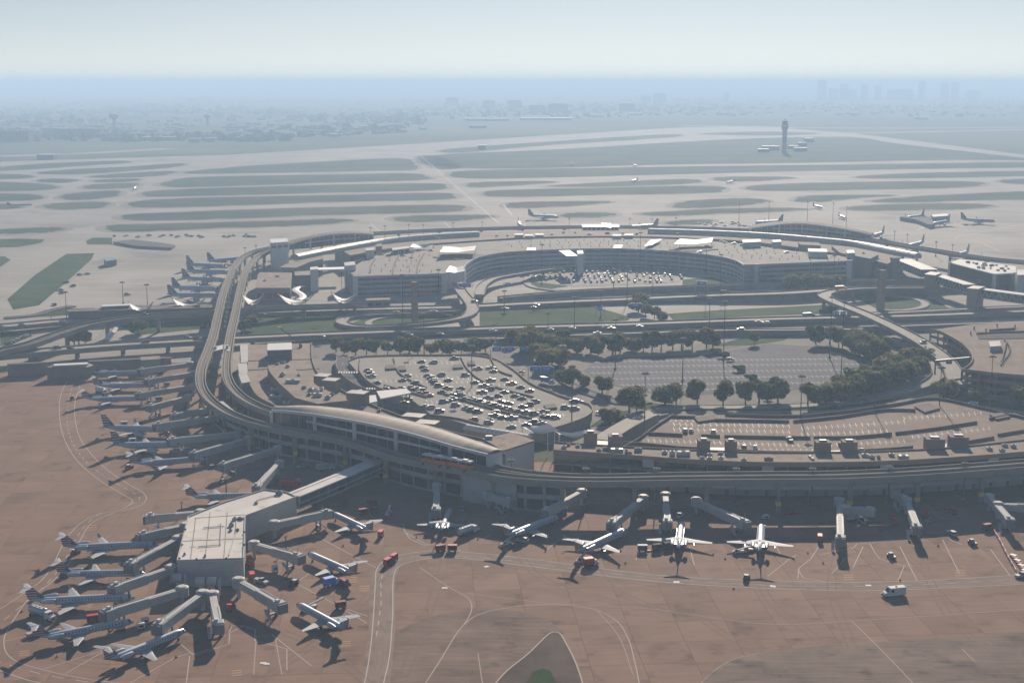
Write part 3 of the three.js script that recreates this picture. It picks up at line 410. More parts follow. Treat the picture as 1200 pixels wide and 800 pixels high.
// terrace car park between terminal wing and tree belt
const TH = 9;
{
  const g = thing('terrace_car_park', 'brown stepped rooftop car park with low dividing walls beside the terminal wing', 'car park');
  const out = px([[722, 530], [745, 518], [770, 500], [790, 487], [850, 486], [925, 488], [985, 483], [1050, 474], [1095, 467], [1150, 478], [1210, 492], [1330, 505], [1330, 510], [1200, 521], [1150, 526], [1100, 531], [1050, 533.5], [950, 536], [870, 535], [800, 532]], TH);
  part(g, 'deck', prism(out, -.2, TH), M.deck);
  const wall = (pts, h = 1.2, m = M.darkConc, dz = 0) => part(g, 'dividing_wall', sweep(along(px(pts, TH), 6), wallOf(0, .5, -.3, h)), m);
  for (const w of [[[722, 530], [745, 518], [770, 500], [790, 487]], [[788, 489.5], [815, 490]], [[838, 493.5], [880, 494], [925, 495]], [[930, 495], [985, 489.5], [1040, 481.5], [1073, 482]], [[760, 509], [800, 511]], [[822, 511.5], [844, 512.5]], [[849, 512.5], [900, 513.5], [950, 514]], [[954, 514], [1000, 513.5], [1045, 509.5]], [[1050, 509], [1100, 503], [1145, 496]], [[1160, 492], [1186, 487]], [[730, 520], [760, 522], [800, 526], [826, 527]], [[858, 529], [900, 531], [960, 531.5]], [[1000, 530], [1050, 527], [1070, 525]], [[1130, 520], [1165, 514]], [[1170, 511], [1200, 506]], [[850, 487], [925, 489], [985, 484], [1050, 475], [1095, 468], [1150, 479], [1210, 493]]]) wall(w);
  for (const q of [[[814, 491], [838, 488], [840, 493], [818, 496]], [[1072, 478], [1090, 474], [1102, 480], [1084, 485]], [[1160, 487], [1175, 485], [1184, 490], [1168, 493]]]) part(g, 'ramp_well', prism(px(q, TH), TH - .1, TH + .9), M.darkConc);
  for (const q of [[[830, 524], [856, 524.5], [856, 530], [830, 529.5]], [[970, 528], [990, 527], [992, 532], [972, 532.5]], [[1102, 521], [1118, 518], [1122, 523], [1106, 526]], [[700, 516], [716, 517], [716, 524], [700, 522]]]) part(g, 'link_roof', prism(px(q, TH + .5), TH, TH + .5), M.roofPale);
  const L = []; for (const [x0, y0, x1, y1] of [[790, 503, 925, 506], [790, 497, 925, 499], [940, 502, 1060, 494], [940, 509, 1040, 505], [760, 516, 950, 522], [960, 522, 1060, 517], [1060, 490, 1150, 484], [1070, 512, 1160, 502], [855, 527, 960, 528], [785, 491.5, 812, 492]]) { L.push(ribbon(px([[x0, y0], [x1, y1]], TH + .03), .25)); const n = Math.round((x1 - x0) / 7); for (let k = 0; k <= n; k++) { const x = x0 + (x1 - x0) * k / n, y = y0 + (y1 - y0) * k / n; L.push(ribbon(px([[x - .9, y - 2.2], [x + .9, y + 2.2]], TH + .03), .26)); } }
  part(g, 'parking_bay_lines', merged(L), M.paint);
  const pale = []; for (const [x, y, w, d] of [[780, 497, 10, 2], [963, 499, 11, 2.4], [1012, 497, 10, 2.6], [808, 520, 16, 2], [1145, 508, 14, 3], [1060, 516, 14, 2.4], [890, 508, 10, 1.2]]) pale.push(flat(px([[x - w / 2, y - d], [x + w / 2, y - d], [x + w / 2 + 2, y + d], [x - w / 2 + 2, y + d]]).map((p) => p), 0).translate(0, 0, 0));
  rebase(g);
}
{ // wing wall and ramp at the left end of the terrace
  const g = thing('ramp_wall', 'sloping concrete ramp wall rising beside the lone trees to the terrace car park', 'ramp');
  part(g, 'ramp', sweep(along(px([[705, 515, 6], [728, 500, 4], [752, 488, 2], [775, 483, .6]]), 6), slabOf(9, 1.2)), M.road);
  part(g, 'wall', sweep(along(px([[712, 520, 7.5], [738, 503, 7], [758, 492, 6], [772, 486, 4]]), 6), wallOf(0, .7, -7, .4)), M.wallConc);
  rebase(g);
}
// near terminal, curved part with roof terraces at the left
{
  const g = thing('terminal_building', 'curved tan terminal end with stepped flat roofs beside the parting train tracks', 'terminal');
  const back = px([[281, 404], [365, 402], [366, 424], [374, 440], [398, 457], [430, 473], [470, 489], [510, 502], [552, 513], [600, 521]], RH - 1), front = px([[590, 535], [545, 525], [490, 511], [430, 498], [375, 487], [325, 478], [303, 466], [293, 452], [287, 436], [281, 420]], RH - 1);
  part(g, 'wall', prism([...back, ...front], 0, RH - 1.4), M.wallConc); part(g, 'roof', prism([...back, ...front], RH - 1.4, RH - 1), M.roofTan);
  part(g, 'parapet', sweep(along(back.slice(1), 6), wallOf(0, .5, -.3, .9)), M.tan);
  part(g, 'parapet', sweep(along(front.slice(5), 6), wallOf(0, .5, -.3, .9)), M.tan);
  part(g, 'upper_roof', prism(px([[313, 428], [343, 425], [347, 434], [372, 452], [408, 469], [372, 473], [346, 466], [327, 449], [316, 436]], 18.5), RH - 1.2, 18.5), M.roofTan);
  part(g, 'plant_room', prism(px([[314, 403], [341, 401.5], [341.5, 409], [313, 410]], 19), RH - 1.2, 19), M.darkConc); part(g, 'plant_room_roof', prism(px([[313.5, 402.5], [341.5, 401], [342, 409.3], [312.5, 410.3]], 19.3), 19, 19.3), M.white);
  for (const [a, b] of [[[290, 423], [366, 421]], [[290, 434], [318, 432]], [[345, 434], [374, 432]]]) part(g, 'roof_joint', sweep(px([a, b], RH - 1), wallOf(0, .5, -.1, .3)), M.wallConc);
  for (const q of [[[281, 404], [290, 403.5], [290, 424], [282, 425]], [[278, 426], [289, 425], [290, 437], [280, 439]], [[279, 438], [289, 437], [293, 447], [283, 449]]]) part(g, 'edge_block', prism(px(q, RH + .6), RH - 8, RH + .6), M.offWhite);
  units(g, [[325, 427, 2, 2, 1.2], [332, 425.5, 2, 2, 1.2], [337, 430], [331, 440, 3, 3, 2], [343, 448, 8, 3, 2], [350, 440, 2, 2, 1], [356, 455], [364, 458, 3, 2.4, 2], [370, 460, 4, 3, 2.4], [376, 457, 3, 3, 2], [372, 464, 5, 3, 2], [384, 467, 3, 3, 2], [389, 463, 2.2], [362, 463]], 18.5);
  units(g, [[322, 457, 5, 3, 2], [324, 466, 7, 4, 2], [330, 471, 4, 3, 2], [336, 473, 5, 3, 2], [444, 482, 2], [425, 478, 2.4], [408, 472, 2], [311, 447, 2, 6, 1.2]], RH - 1);
  for (const [x, y, w] of [[378, 440, 7], [388, 445, 7], [419, 460, 9], [485, 487, 9], [501, 495, 9]]) { const p = P(x, y, 19); part(g, 'stair_block', box(w, 7, 6.5, 0, 0, 0), M.tan, p.x, 15.6, p.z, -.3); part(g, 'stair_block_roof', box(w + .3, .3, 6.8), M.roofPale, p.x, 19.25, p.z, -.3); }
  // storeys seen below the guideway
  const low = along(px([[240, 470, 12], [262, 487, 12], [310, 503, 12], [345, 510, 12], [400, 520, 12], [475, 541, 12], [540, 553, 12], [600, 566, 12], [660, 570, 12]]), 8), lowIn = offset(low, -4.6);
  part(g, 'lower_wall', sweep(lowIn.map((p) => V(p.x, 0, p.z)), wallOf(-2, 4, 0, 11.2)), M.offWhite);
  bays(g, lowIn.map((p) => V(p.x, 0, p.z)), 7, 10, 'window', M.glass, { fill: .84, depth: .5 }); bays(g, lowIn.map((p) => V(p.x, 0, p.z)), 1, 5, 'window', M.glass, { fill: .84, depth: .5 });
  const wb = along(px([[533, 562, 10], [560, 567, 10], [597, 573, 10]]), 8); part(g, 'blank_wall', sweep(offset(wb, -7).map((p) => V(p.x, 0, p.z)), wallOf(0, 3, 0, 11)), M.offWhite);
  rebase(g);
}
{ // boarding lounge block right of the station with a long pale roof strip and white box
  const g = thing('lounge_block', 'white box building beside the right end of the arched station', 'building');
  part(g, 'wall', prism(px([[566, 514], [600, 507], [626, 516], [590, 527]], RH + 1), 0, RH + .6), M.white); part(g, 'roof', prism(px([[565.5, 514], [600, 506.6], [626.8, 516], [590, 527.6]], RH + 1.3), RH + .6, RH + 1.3), M.roofTan);
  part(g, 'vent', chamfered(3, 1.2, 2, .1), M.galvanised, P(573, 517, RH).x, RH + 1.3, P(573, 517, RH).z);
  rebase(g);
  const v = thing('barrel_roof', 'long white ribbed canopy roof on the car park side of the station', 'canopy');
  const c = along(px([[547, 500.5, 11], [570, 504.5, 11], [595, 508.5, 11], [620, 513, 11]]), 2.6), prof = []; for (let k = 0; k <= 8; k++) prof.push([-3 + 6 * k / 8, 1.4 * Math.sin(Math.PI * k / 8)]); prof.push([3, -.3], [-3, -.3]);
  for (let i = 0; i + 1 < c.length; i++) part(v, 'roof_rib', sweep([c[i], c[i].clone().lerp(c[i + 1], .9)], prof), M.white);
  part(v, 'wall', sweep(c, wallOf(0, 5, -11, -.3)), M.wallConc); rebase(v);
}
// arched stations straddling the guideway
function archedStation(label, front, back, cols, roofM, colBase, beam) {
  const g = thing('train_station', label, 'station');
  const fr = along(px(front), 6), bk = smooth(px(back), fr.length - 1);
  const rows = fr.map((a, i) => { const b = bk[i], r = []; for (let k = 0; k <= 6; k++) { const t = k / 6, p = a.clone().lerp(b, t); p.y += .9 * Math.sin(Math.PI * t); r.push(p); } return r; });
  for (let i = 0; i + 1 < rows.length; i++) part(g, 'roof_panel', grid([rows[i], rows[i].map((p, k) => p.clone().lerp(rows[i + 1][k], .985))]), roofM);
  part(g, 'roof_soffit', grid(rows.map((r) => r.map((p) => V(p.x, p.y - .7, p.z)))), M.offWhite);
  part(g, 'front_fascia', sweep(fr, wallOf(.1, .5, -1.1, .15)), M.white); part(g, 'back_fascia', sweep(bk, wallOf(-.1, .5, -1.1, .15)), M.white);
  const gl = fr.map((p, i) => p.clone().lerp(bk[i], .12));
  for (let i = 0; i + 1 < gl.length; i++) { const a = gl[i], b = gl[i + 1]; part(g, 'glass_pane', grid([[V(a.x, 11, a.z), V(b.x - (b.x - a.x) * .03, 11, b.z)], [V(a.x, a.y - .6, a.z), V(b.x - (b.x - a.x) * .03, b.y - .6, b.z)]]), M.glass); part(g, 'mullion', box(.16, a.y - 11.4, .16), M.white, a.x, (a.y + 10.5) / 2, a.z); }
  if (beam) part(g, 'mezzanine_beam', sweep(fr.map((p, i) => { const q = p.clone().lerp(bk[i], .04); return V(q.x, 0, q.z); }).slice(Math.floor(fr.length * .2), -Math.floor(fr.length * .2)), wallOf(0, .8, 16, 16.9)), M.white);
  for (const t of cols) { const i = Math.round(t * (fr.length - 1)), p = fr[i]; part(g, 'column', box(1.5, p.y - .9 - colBase, 1.5), M.white, p.x, (p.y - .9 + colBase) / 2, p.z + .2); }
  for (const i of [0, fr.length - 1]) { const a = fr[i], b = bk[i]; part(g, 'end_wall', sweep([V(a.x, 0, a.z), V(b.x, 0, b.z)], wallOf(0, .6, 9, Math.min(a.y, b.y) - .4)), M.white); }
  return rebase(g);
}
archedStation('long arched train station with pale curved roof next to the two car train', [[318, 480, 17.7], [345, 482, 19.5], [375, 486, 20.8], [430, 495.5, 21.5], [485, 508.5, 21], [535, 523, 19.6], [572, 532, 18.4]], [[324, 476.5, 18], [362, 475.5, 20.9], [425, 482, 22.2], [500, 498.5, 21.8], [550, 514.5, 20.2], [588, 527.5, 18.6]], [0, .22, .43, .64, .84, 1], M.station, 0, true);
// ---------------------------------------------------------------- satellite concourse and its corridor
{
  const h = 9, g = thing('satellite_concourse', 'pale flat roofed satellite concourse standing out on the apron', 'concourse');
  const out = px([[207, 657.5], [220, 606], [262, 589], [310, 574], [337, 577.5], [347, 582.5], [287, 605], [285, 655]], h);
  part(g, 'wall', prism(out.map((p) => p), 0, h - .35), M.offWhite);
  const c = out.reduce((a, p) => a.add(p), V(0, 0, 0)).multiplyScalar(1 / out.length);
  part(g, 'roof', prism(out.map((p) => p.clone().lerp(c, -.008)), h - .35, h), M.roofPale);
  part(g, 'parapet', sweep([...out, out[0]].map((p) => p.clone().lerp(c, .004)), wallOf(0, .35, -.1, .45)), M.offWhite);
  for (const [a, b] of [[[223, 655], [229, 607]], [[240, 655], [246, 600]], [[262, 654], [266, 600]], [[213, 634], [285, 631]], [[228, 607], [287, 603]]]) part(g, 'roof_seam', sweep(px([a, b], h), wallOf(0, .22, -.05, .1)), M.roofTan);
  units(g, [[271, 616, 2, 1.6, 1.4], [275, 609, 2, 1.6, 1.2], [281, 608.5, 3, 1.8, 1], [270, 622, 1.4, 1.2, 1], [278, 622, 1.2, 1.2, 1], [327, 579, 3, 2, 1.8], [216, 650, 1, 1, .8], [240, 652, 1, 1, .8], [300, 590, 1.6, 1, 1]], h);
  for (const q of [[[232, 640], [258, 638], [259, 612]], [[268, 650], [276, 625], [277, 610]], [[238, 618], [262, 616]], [[300, 586], [330, 578]]]) part(g, 'roof_pipe', sweep(px(q, h + .3), [[-.12, .12], [.12, .12], [.12, -.12], [-.12, -.12]]), M.galvanised);
  for (const [x, y] of [[301, 609], [334, 594], [341, 590]]) { const p = P(x, y, 4.5); const q = part(g, 'window', box(5, 2.6, .5), M.glass, p.x, 4.6, p.z, .5); for (let k = -1; k <= 1; k++) part(q, 'window_bar', box(.16, 2.6, .6, k * 1.4, 0, 0), M.offWhite); }
  for (const [x, y] of [[210, 656], [213, 640], [217, 622], [286, 640], [286, 625], [265, 656], [230, 657]]) { const p = P(x, y, h); part(g, 'floodlight', box(.6, .5, .6), M.dark, p.x, h + .6, p.z); }
  rebase(g);
  const b = thing('corridor_bridge', 'raised glazed corridor linking satellite concourse to the terminal', 'corridor');
  const path = along(px([[343, 580, 8], [390, 561, 8], [430, 544, 8], [446, 537, 8]]), 6);
  part(b, 'floor', sweep(path, slabOf(6.4, .6, -4.6)), M.offWhite); part(b, 'roof', sweep(path, slabOf(6.8, .5, .1)), M.roofPale); part(b, 'roof_strip', sweep(offset(path, -1.8), slabOf(1, .3, .3)), M.white);
  for (const s of [-1, 1]) { const o = offset(path, s * 3); for (let i = 0; i + 1 < o.length; i++) { const a = o[i], c2 = o[i + 1], L = a.distanceTo(c2); const m = part(b, 'glass_pane', BOX, M.glassBlue, (a.x + c2.x) / 2, 5.5, (a.z + c2.z) / 2, -Math.atan2(c2.z - a.z, c2.x - a.x)); m.scale.set(L * .9, 3.9, .2); part(b, 'mullion', box(.3, 4.2, .35), M.offWhite, a.x, 5.5, a.z); } part(b, 'side_rail', sweep(offset(path, s * 3.05), wallOf(0, .3, -3, -2.6)), M.offWhite); }
  for (let i = 2; i < path.length; i += 3) part(b, 'column', box(.9, 3.2, .9), M.wallConc, path[i].x, 1.6, path[i].z);
  rebase(b);
}
// ---------------------------------------------------------------- station-side car park with ramp wall
const LH = 5;
{
  const g = thing('station_car_park', 'raised concrete car park crowded with cars behind the arched station', 'car park');
  const out = px([[408, 424], [422, 419], [470, 417], [525, 417], [550, 416.5], [575, 420], [600, 433], [625, 452], [672, 469], [690, 474.5], [694, 479], [691, 487], [668, 497], [648, 503], [610, 510], [575, 507], [537, 494], [507, 487], [482, 468], [455, 459], [436, 451], [420, 437]], LH);
  part(g, 'deck', prism(out, -.2, LH), M.deckPale);
  const wall = (pts, h = .9, m = M.tan) => part(g, 'dividing_wall', sweep(along(px(pts, LH), 6), wallOf(0, .5, -.2, h)), m);
  for (const w of [[[408, 424], [422, 419], [470, 417], [525, 417], [550, 416.5], [575, 420], [600, 433], [625, 452], [672, 469], [690, 474.5], [694, 479], [691, 487], [668, 497], [648, 503]], [[422, 421], [422, 437], [436, 451], [452, 459]], [[461, 420], [468, 438], [480, 446], [500, 455]], [[540, 419], [547, 432], [560, 444], [580, 454], [625, 466]], [[575, 421], [586, 436], [600, 441]], [[504, 487], [540, 492], [575, 503]], [[636, 456], [660, 466], [674, 470]], [[520, 462], [560, 475], [600, 486], [640, 495]], [[450, 452], [500, 466]]]) wall(w);
  for (const q of [[[452, 427], [463, 426.5], [464, 431], [452, 432]], [[466, 428], [474, 428], [476, 433], [466, 433.5]], [[531, 427], [541, 426.5], [543, 430], [531, 431]], [[548, 423], [556, 422.5], [557, 426.5], [549, 427]], [[637, 474], [650, 472.5], [653, 477], [640, 478.5]]]) part(g, 'ramp_well', prism(px(q, LH + 1), LH - .1, LH + 1), M.darkConc);
  for (const s of [[[648, 506], [668, 499.5]], [[670, 498.5], [690, 489.5]]]) part(g, 'blue_panel', sweep(px(s, 3), wallOf(.9, .3, -1.4, .8)), M.blueSign);
  const L = []; for (const [x0, y0, x1, y1] of [[440, 446, 500, 447], [470, 440, 555, 444], [510, 448, 560, 447], [520, 456, 620, 470], [500, 470, 600, 480], [560, 450, 610, 452], [620, 478, 660, 486], [560, 490, 640, 497], [480, 425, 530, 425]]) { const n = Math.round((x1 - x0) / 6); for (let k = 0; k <= n; k++) { const x = x0 + (x1 - x0) * k / n, y = y0 + (y1 - y0) * k / n; L.push(ribbon(px([[x - .6, y - 1.7], [x + .8, y + 1.7]], LH + .03), .3)); } }
  for (const [x, y, m] of [[397, 436, 8], [430, 455, 8]]) for (let k = 0; k < m; k++) L.push(ribbon(px([[x + k * 3, y - 1], [x + k * 3, y + 1]], LH + .03), .8));
  part(g, 'parking_bay_lines', merged(L), M.paint);
  rebase(g);
  const c = thing('covered_walkway', 'white flat roofed walkway with block stair house between car park and roof terraces', 'walkway');
  part(c, 'roof', prism(px([[441, 458], [476, 455], [482, 460], [446, 467]], 11), 10.4, 11), M.white); part(c, 'stair_house', prism(px([[424, 464], [440, 462.5], [442, 470], [426, 473]], 13), 3, 13), M.white); part(c, 'stair_house', prism(px([[411, 458], [424, 456], [425, 462], [412, 464]], 13), 3, 13), M.white);
  for (const [x, y] of [[448, 466.5], [480, 460.5], [476, 456]]) { const p = P(x, y, 10.4); part(c, 'post', box(.6, 10.4, .6), M.wallConc, p.x, 5.2, p.z); }
  rebase(c);
}
// white sail canopies
function sail(label, pts, posts) {
  const g = thing('sail_canopy', label, 'canopy', 'white fabric canopies'), [a, b, c, d] = px(pts), rows = [];
  for (let i = 0; i <= 8; i++) { const r = []; for (let k = 0; k <= 6; k++) { const s = i / 8, t = k / 6, p = a.clone().lerp(b, s).lerp(d.clone().lerp(c, s), t); p.y += -1.4 * Math.sin(Math.PI * s) * Math.sin(Math.PI * t) + 1.2 * Math.abs(s - .5) * 2; r.push(p); } rows.push(r); }
  part(g, 'membrane', grid(rows), M.membrane); part(g, 'membrane_edge', grid(rows.map((r) => r.map((p) => V(p.x, p.y - .12, p.z)))), M.membrane);
  for (const q of [a, b, c, d]) part(g, 'mast', cyl(.18, .22, q.y + 1.2, 6), M.white, q.x, 0, q.z);
  return rebase(g);
}
sail('white sail canopy with a peaked end beside the curved car park wall', [[612, 503, 10], [642, 499, 13], [655, 507, 11], [622, 508, 10]]);
sail('white sail canopy stretching low toward the brown stair tower', [[650, 508, 11], [690, 506, 11], [694, 510, 11], [656, 512, 10]]);
// white upturned crescent canopies over the parkway toll lanes
for (const [x, y, w, l] of [[165, 366, 30, 'beside the dark service shed'], [221, 361, 41, 'next to the train guideway, shed side'], [296, 356, 26, 'half hidden by the train guideway'], [347, 356, 44, 'below the white serpentine walkway'], [403, 354, 31, 'beside the small toll office']]) {
  const g = thing('crescent_canopy', 'white upturned crescent canopy ' + l, 'canopy', 'crescent canopies over the parkway'), a = P(x - w / 2, y, 9), b = P(x + w / 2, y, 9), L = a.distanceTo(b), rows = [], under = [];
  for (let i = 0; i <= 16; i++) { const r = [], u = []; for (let k = 0; k <= 4; k++) { const s = i / 8 - 1, t = k / 2 - 1, wd = 4.2 * (1 - Math.pow(Math.abs(s), 2.2)) + .35; r.push(V(s * L / 2, 9 + 6 * s * s - .5 * (1 - t * t), t * wd)); u.push(V(s * L / 2, 9 + 6 * s * s - .9 * (1 - t * t) - 2.0 * (1 - s * s), t * wd * .9)); } rows.push(r); under.push(u); }
  part(g, 'membrane', grid(rows), M.membrane); part(g, 'underside', grid(under), M.membrane); part(g, 'support', box(1.2, 8, 1.2, -L * .12, 3.2, 0), M.wallConc); part(g, 'support', box(1.2, 8, 1.2, L * .12, 3.2, 0), M.wallConc);
  const c = P(x, y, 7); g.position.set(c.x, 0, c.z);
}
// ---------------------------------------------------------------- garages with open storeys
function storeys(g, path, H, side, lv, mat, step = 7) { // parapet bands, columns and a core wall set back from the facade
  const p0 = path.map((p) => V(p.x, 0, p.z));
  for (let k = 1; k <= lv; k++) { const y = H * k / lv; part(g, 'parapet_band', sweep(p0, wallOf(0, .5, y - .7, y + (k === lv ? 1.1 : 1.05))), mat); }
  part(g, 'base_wall', sweep(p0, wallOf(0, .5, 0, 1)), mat);
  for (let k = 1; k < lv; k++) part(g, 'floor_slab', sweep(offset(p0, side * 7), slabOf(14, .4, H * k / lv)), mat);
  part(g, 'core_wall', sweep(offset(p0, side * 14), wallOf(0, .5, 0, H - .7)), mat);
  const c = along(p0, step); for (const q of c) part(g, 'column', box(.8, H, .8), mat, q.x, H / 2 - .1, q.z);
}
{
  const H = 15, g = thing('parking_garage', 'vast horseshoe parking garage with pale storeys in front of the far terminal', 'garage');
  const inner = [[546, 311], [553, 306], [562, 302], [587, 297], [625, 294.3], [662, 292.8], [700, 292], [720, 292], [770, 294], [820, 298], [845, 301.5], [862, 306], [872, 311.5]];
  const outline = px([[417, 325], [522, 321.5], [524, 317], [544, 314], ...inner, [885, 311], [997, 306.5], [1003, 303], [985, 299.5], [930, 294], [880, 286.5], [830, 282], [760, 279], [700, 278.5], [620, 280], [560, 283.5], [500, 288], [475, 291.5], [457, 295], [430, 302], [406, 317]], H);
  part(g, 'top_deck', prism(outline, H - .8, H), M.deckPale);
  storeys(g, along(px(inner, H), 7), H, -1, 4, M.white, 8);
  storeys(g, px([[417, 325], [522, 321.5]], H), H, -1, 4, M.offWhite, 12);
  storeys(g, px([[885, 311], [997, 306.5]], H), H, -1, 4, M.offWhite, 12);
  for (const [a, b] of [[[413, 325.2], [419, 325]], [[517, 321.8], [523, 321.5]], [[884, 311.2], [889, 311]], [[992, 306.8], [998, 306.4]]]) part(g, 'end_pier', sweep(px([a, b], H), wallOf(.6, 1.2, -H, 1.4)), M.white);
  part(g, 'side_wall', sweep(along(px([[417, 325], [406, 317], [430, 302], [457, 295]], H), 10), wallOf(0, .5, -H, 1)), M.wallConc); part(g, 'side_wall', sweep(px([[997, 306.5], [1003, 303], [985, 299.5]], H), wallOf(0, .5, -H, 1)), M.wallConc);
  part(g, 'side_wall', sweep(px([[522, 321.5], [524, 317], [544, 314], [546, 311]], H), wallOf(0, .5, -H, 1)), M.white); part(g, 'side_wall', sweep(px([[872, 311.5], [885, 311]], H), wallOf(0, .5, -H, 1)), M.wallConc);
  for (const q of [[[507, 301], [520, 297.5], [545, 296.5], [566, 298], [563, 301.5], [535, 304]], [[784, 292], [800, 289.5], [825, 289.5], [842, 291.5], [825, 294], [800, 294]]]) part(g, 'ramp_well', prism(px(q, H + .6), H - .1, H + .6), M.darkConc);
  for (const [a, b] of [[[440, 303], [433, 320]], [[468, 298], [460, 322]], [[497, 297], [488, 320]], [[520, 300], [512, 306]]]) part(g, 'row_kerb', sweep(along(px([a, [(a[0] + b[0]) / 2 - 2, (a[1] + b[1]) / 2], b], H), 8), wallOf(0, 1.2, -.1, .5)), M.darkConc);
  const post = cyl(.22, .3, 1.7, 6), spots = [];
  for (const [x0, x1, y] of [[600, 800, 289.5], [598, 812, 287], [610, 790, 284.5], [640, 780, 282], [845, 985, 303.5], [835, 975, 300.5], [830, 950, 297.5], [828, 920, 294.5], [850, 900, 291], [435, 520, 318], [440, 505, 312], [455, 500, 306], [470, 510, 300]]) for (let x = x0; x < x1; x += 11.5) spots.push([x + rr(-2, 2), y + rr(-.6, .6) + (x > 820 ? (x - 900) * .02 : 0)]);
  for (const [x, y] of spots) { const p = P(x, y, H); part(g, 'deck_lamp', post, M.darkSteel, p.x, H, p.z); }
  for (const q of [[[655, 293.4], [668, 293], [677, 299.5], [664, 300]], [[618, 290], [628, 290], [628, 293], [617, 293]], [[720, 287], [730, 287], [728, 290.5], [719, 290.5]], [[763, 281], [776, 280], [764, 287], [755, 288]]]) part(g, 'walkway_roof', prism(px(q, H + 2.6), H + 2.3, H + 2.6), M.membrane);
  part(g, 'stair_tower', prism(px([[676, 293.5], [683, 293], [684, 297], [677, 297.5]], H + 3), 0, H + 3), M.white);
  rebase(g);
  sail('white tented canopy over the left ramp of the far garage', [[515, 296.5, 20], [556, 294.5, 20], [558, 289.5, 20], [520, 290, 20]]);
  sail('white tented canopy over the far garage entrance ramp', [[522, 320, 18], [545, 319, 18], [543, 313, 18], [527, 313, 18]]);
  sail('white tented canopy on the right part of the far garage deck', [[790, 287, 19], [834, 285, 19], [836, 280, 20], [797, 281, 20]]);
  sail('white tented canopy behind the left garage deck', [[480, 291, 17], [507, 289.5, 17], [508, 286, 19], [484, 287, 18]]);
}
{
  const H = 12, g = thing('parking_garage', 'tan rooftop parking garage with curved corner beside the flyover', 'garage');
  const curve = [[1091, 386.5], [1103, 390], [1114, 395.5], [1126, 402.5], [1134, 409.5], [1140, 418], [1139, 426], [1132, 432], [1128, 434]];
  part(g, 'top_deck', prism(px([...curve, [1160, 438], [1200, 441.5], [1300, 449], [1300, 372], [1200, 377], [1140, 380]], H), H - .8, H), M.deck);
  storeys(g, along(px(curve, H), 6), H, -1, 3, M.tan, 8); storeys(g, along(px([[1128, 434], [1160, 438], [1200, 441.5], [1300, 449]], H), 8), H, -1, 3, M.tan, 9);
  for (const pts of [[[1145, 392], [1170, 390.5], [1215, 389.5]], [[1180, 400], [1178, 410], [1174, 425]], [[1160, 388], [1190, 386]]]) part(g, 'ramp_parapet', sweep(along(px(pts, H), 6), wallOf(0, .6, -.2, 1.2)), M.darkConc);
  part(g, 'ramp_well', prism(px([[1145, 391], [1215, 388.5], [1215, 396], [1148, 397]], H + .3), H - .1, H + .3), M.asphaltDark);
  part(g, 'lift_house', prism(px([[1159, 400], [1172, 399], [1174, 405], [1161, 406]], H + 3), H - .1, H + 3), M.offWhite);
  for (let k = 0; k < 14; k++) { const p = P(1178 + 6 * Math.sin(k * .3), 400 + k * 2.2, H); part(g, 'bollard', cyl(.4, .5, 1.4, 6), M.darkSteel, p.x, H, p.z); }
  for (const [x, y] of [[1142, 386], [1156, 389], [1138, 392], [1190, 384], [1169, 383]]) { const p = P(x, y, H); part(g, 'deck_lamp', cyl(.35, .45, 2.4, 6), M.darkSteel, p.x, H, p.z); }
  const L = []; for (const [x0, y0, x1, y1] of [[1140, 400, 1155, 428], [1195, 402, 1192, 436], [1150, 384, 1200, 381]]) for (let k = 0; k < 12; k++) { const x = x0 + (x1 - x0) * k / 12, y = y0 + (y1 - y0) * k / 12; L.push(ribbon(px([[x - 3, y], [x + 3, y]], H + .03), .25)); } part(g, 'parking_bay_lines', merged(L), M.paint);
  rebase(g);
}
// ---------------------------------------------------------------- far terminal
{
  const H = 14, g = thing('terminal_building', 'far curved terminal with flat tan roof inside the distant guideway ring', 'terminal');
  const outer = [[392, 287], [430, 280], [500, 275], [560, 272], [620, 270.5], [700, 269.5], [800, 270.5], [860, 273], [920, 277], [980, 284], [1020, 291], [1060, 300]], inn = [[1040, 309], [1000, 299], [960, 293.5], [930, 289], [880, 283], [830, 279.5], [760, 277], [700, 276.5], [620, 278], [560, 281.5], [500, 286], [450, 292], [410, 299]];
  part(g, 'wall', prism([...along(px(outer, H), 12), ...along(px(inn, H), 12)], 0, H - .5), M.wallConc); part(g, 'roof', prism([...along(px(outer, H), 12), ...along(px(inn, H), 12)], H - .5, H), M.roofTan);
  const f = along(px([...inn].reverse(), H), 12); bays(g, offset(f, .2).map((p) => V(p.x, 0, p.z)), 9, 12.5, 'window', M.glass, { fill: .9, depth: .5 });
  const u = []; for (let x = 440; x < 1010; x += 13 + rnd() * 9) u.push([x, 272.5 + Math.pow(Math.abs(x - 710) / 300, 2) * 13 + rr(0, 2.5), rr(2, 6), rr(2, 4), rr(1.2, 2.6)]); units(g, u, H);
  rebase(g);
  for (const [label, pts] of [['pale glossy barrel roof over the right arm of the far terminal', [[760, 269.5], [830, 271.5], [900, 275], [960, 280], [1000, 284], [1040, 291.5], [1076, 298.5]]], ['pale glossy barrel roof over the left arm of the far terminal', [[345, 300], [380, 293], [412, 287], [450, 281], [500, 276.5], [560, 273]]]]) {
    const r = thing('barrel_roof', label, 'roof'), c = along(px(pts, H + 3), 10), prof = []; for (let k = 0; k <= 8; k++) prof.push([-4 + 8 * k / 8, 1.8 * Math.sin(Math.PI * k / 8)]); prof.push([4, -3.2], [-4, -3.2]);
    part(r, 'roof_vault', sweep(c, prof), M.roofMetal); for (let i = 0; i + 1 < c.length; i += 2) part(r, 'rib', sweep([c[i], c[i].clone().lerp(c[i + 1], .06)], prof.map(([o, y]) => [o * 1.03, y * 1.05])), M.white); rebase(r);
  }
}
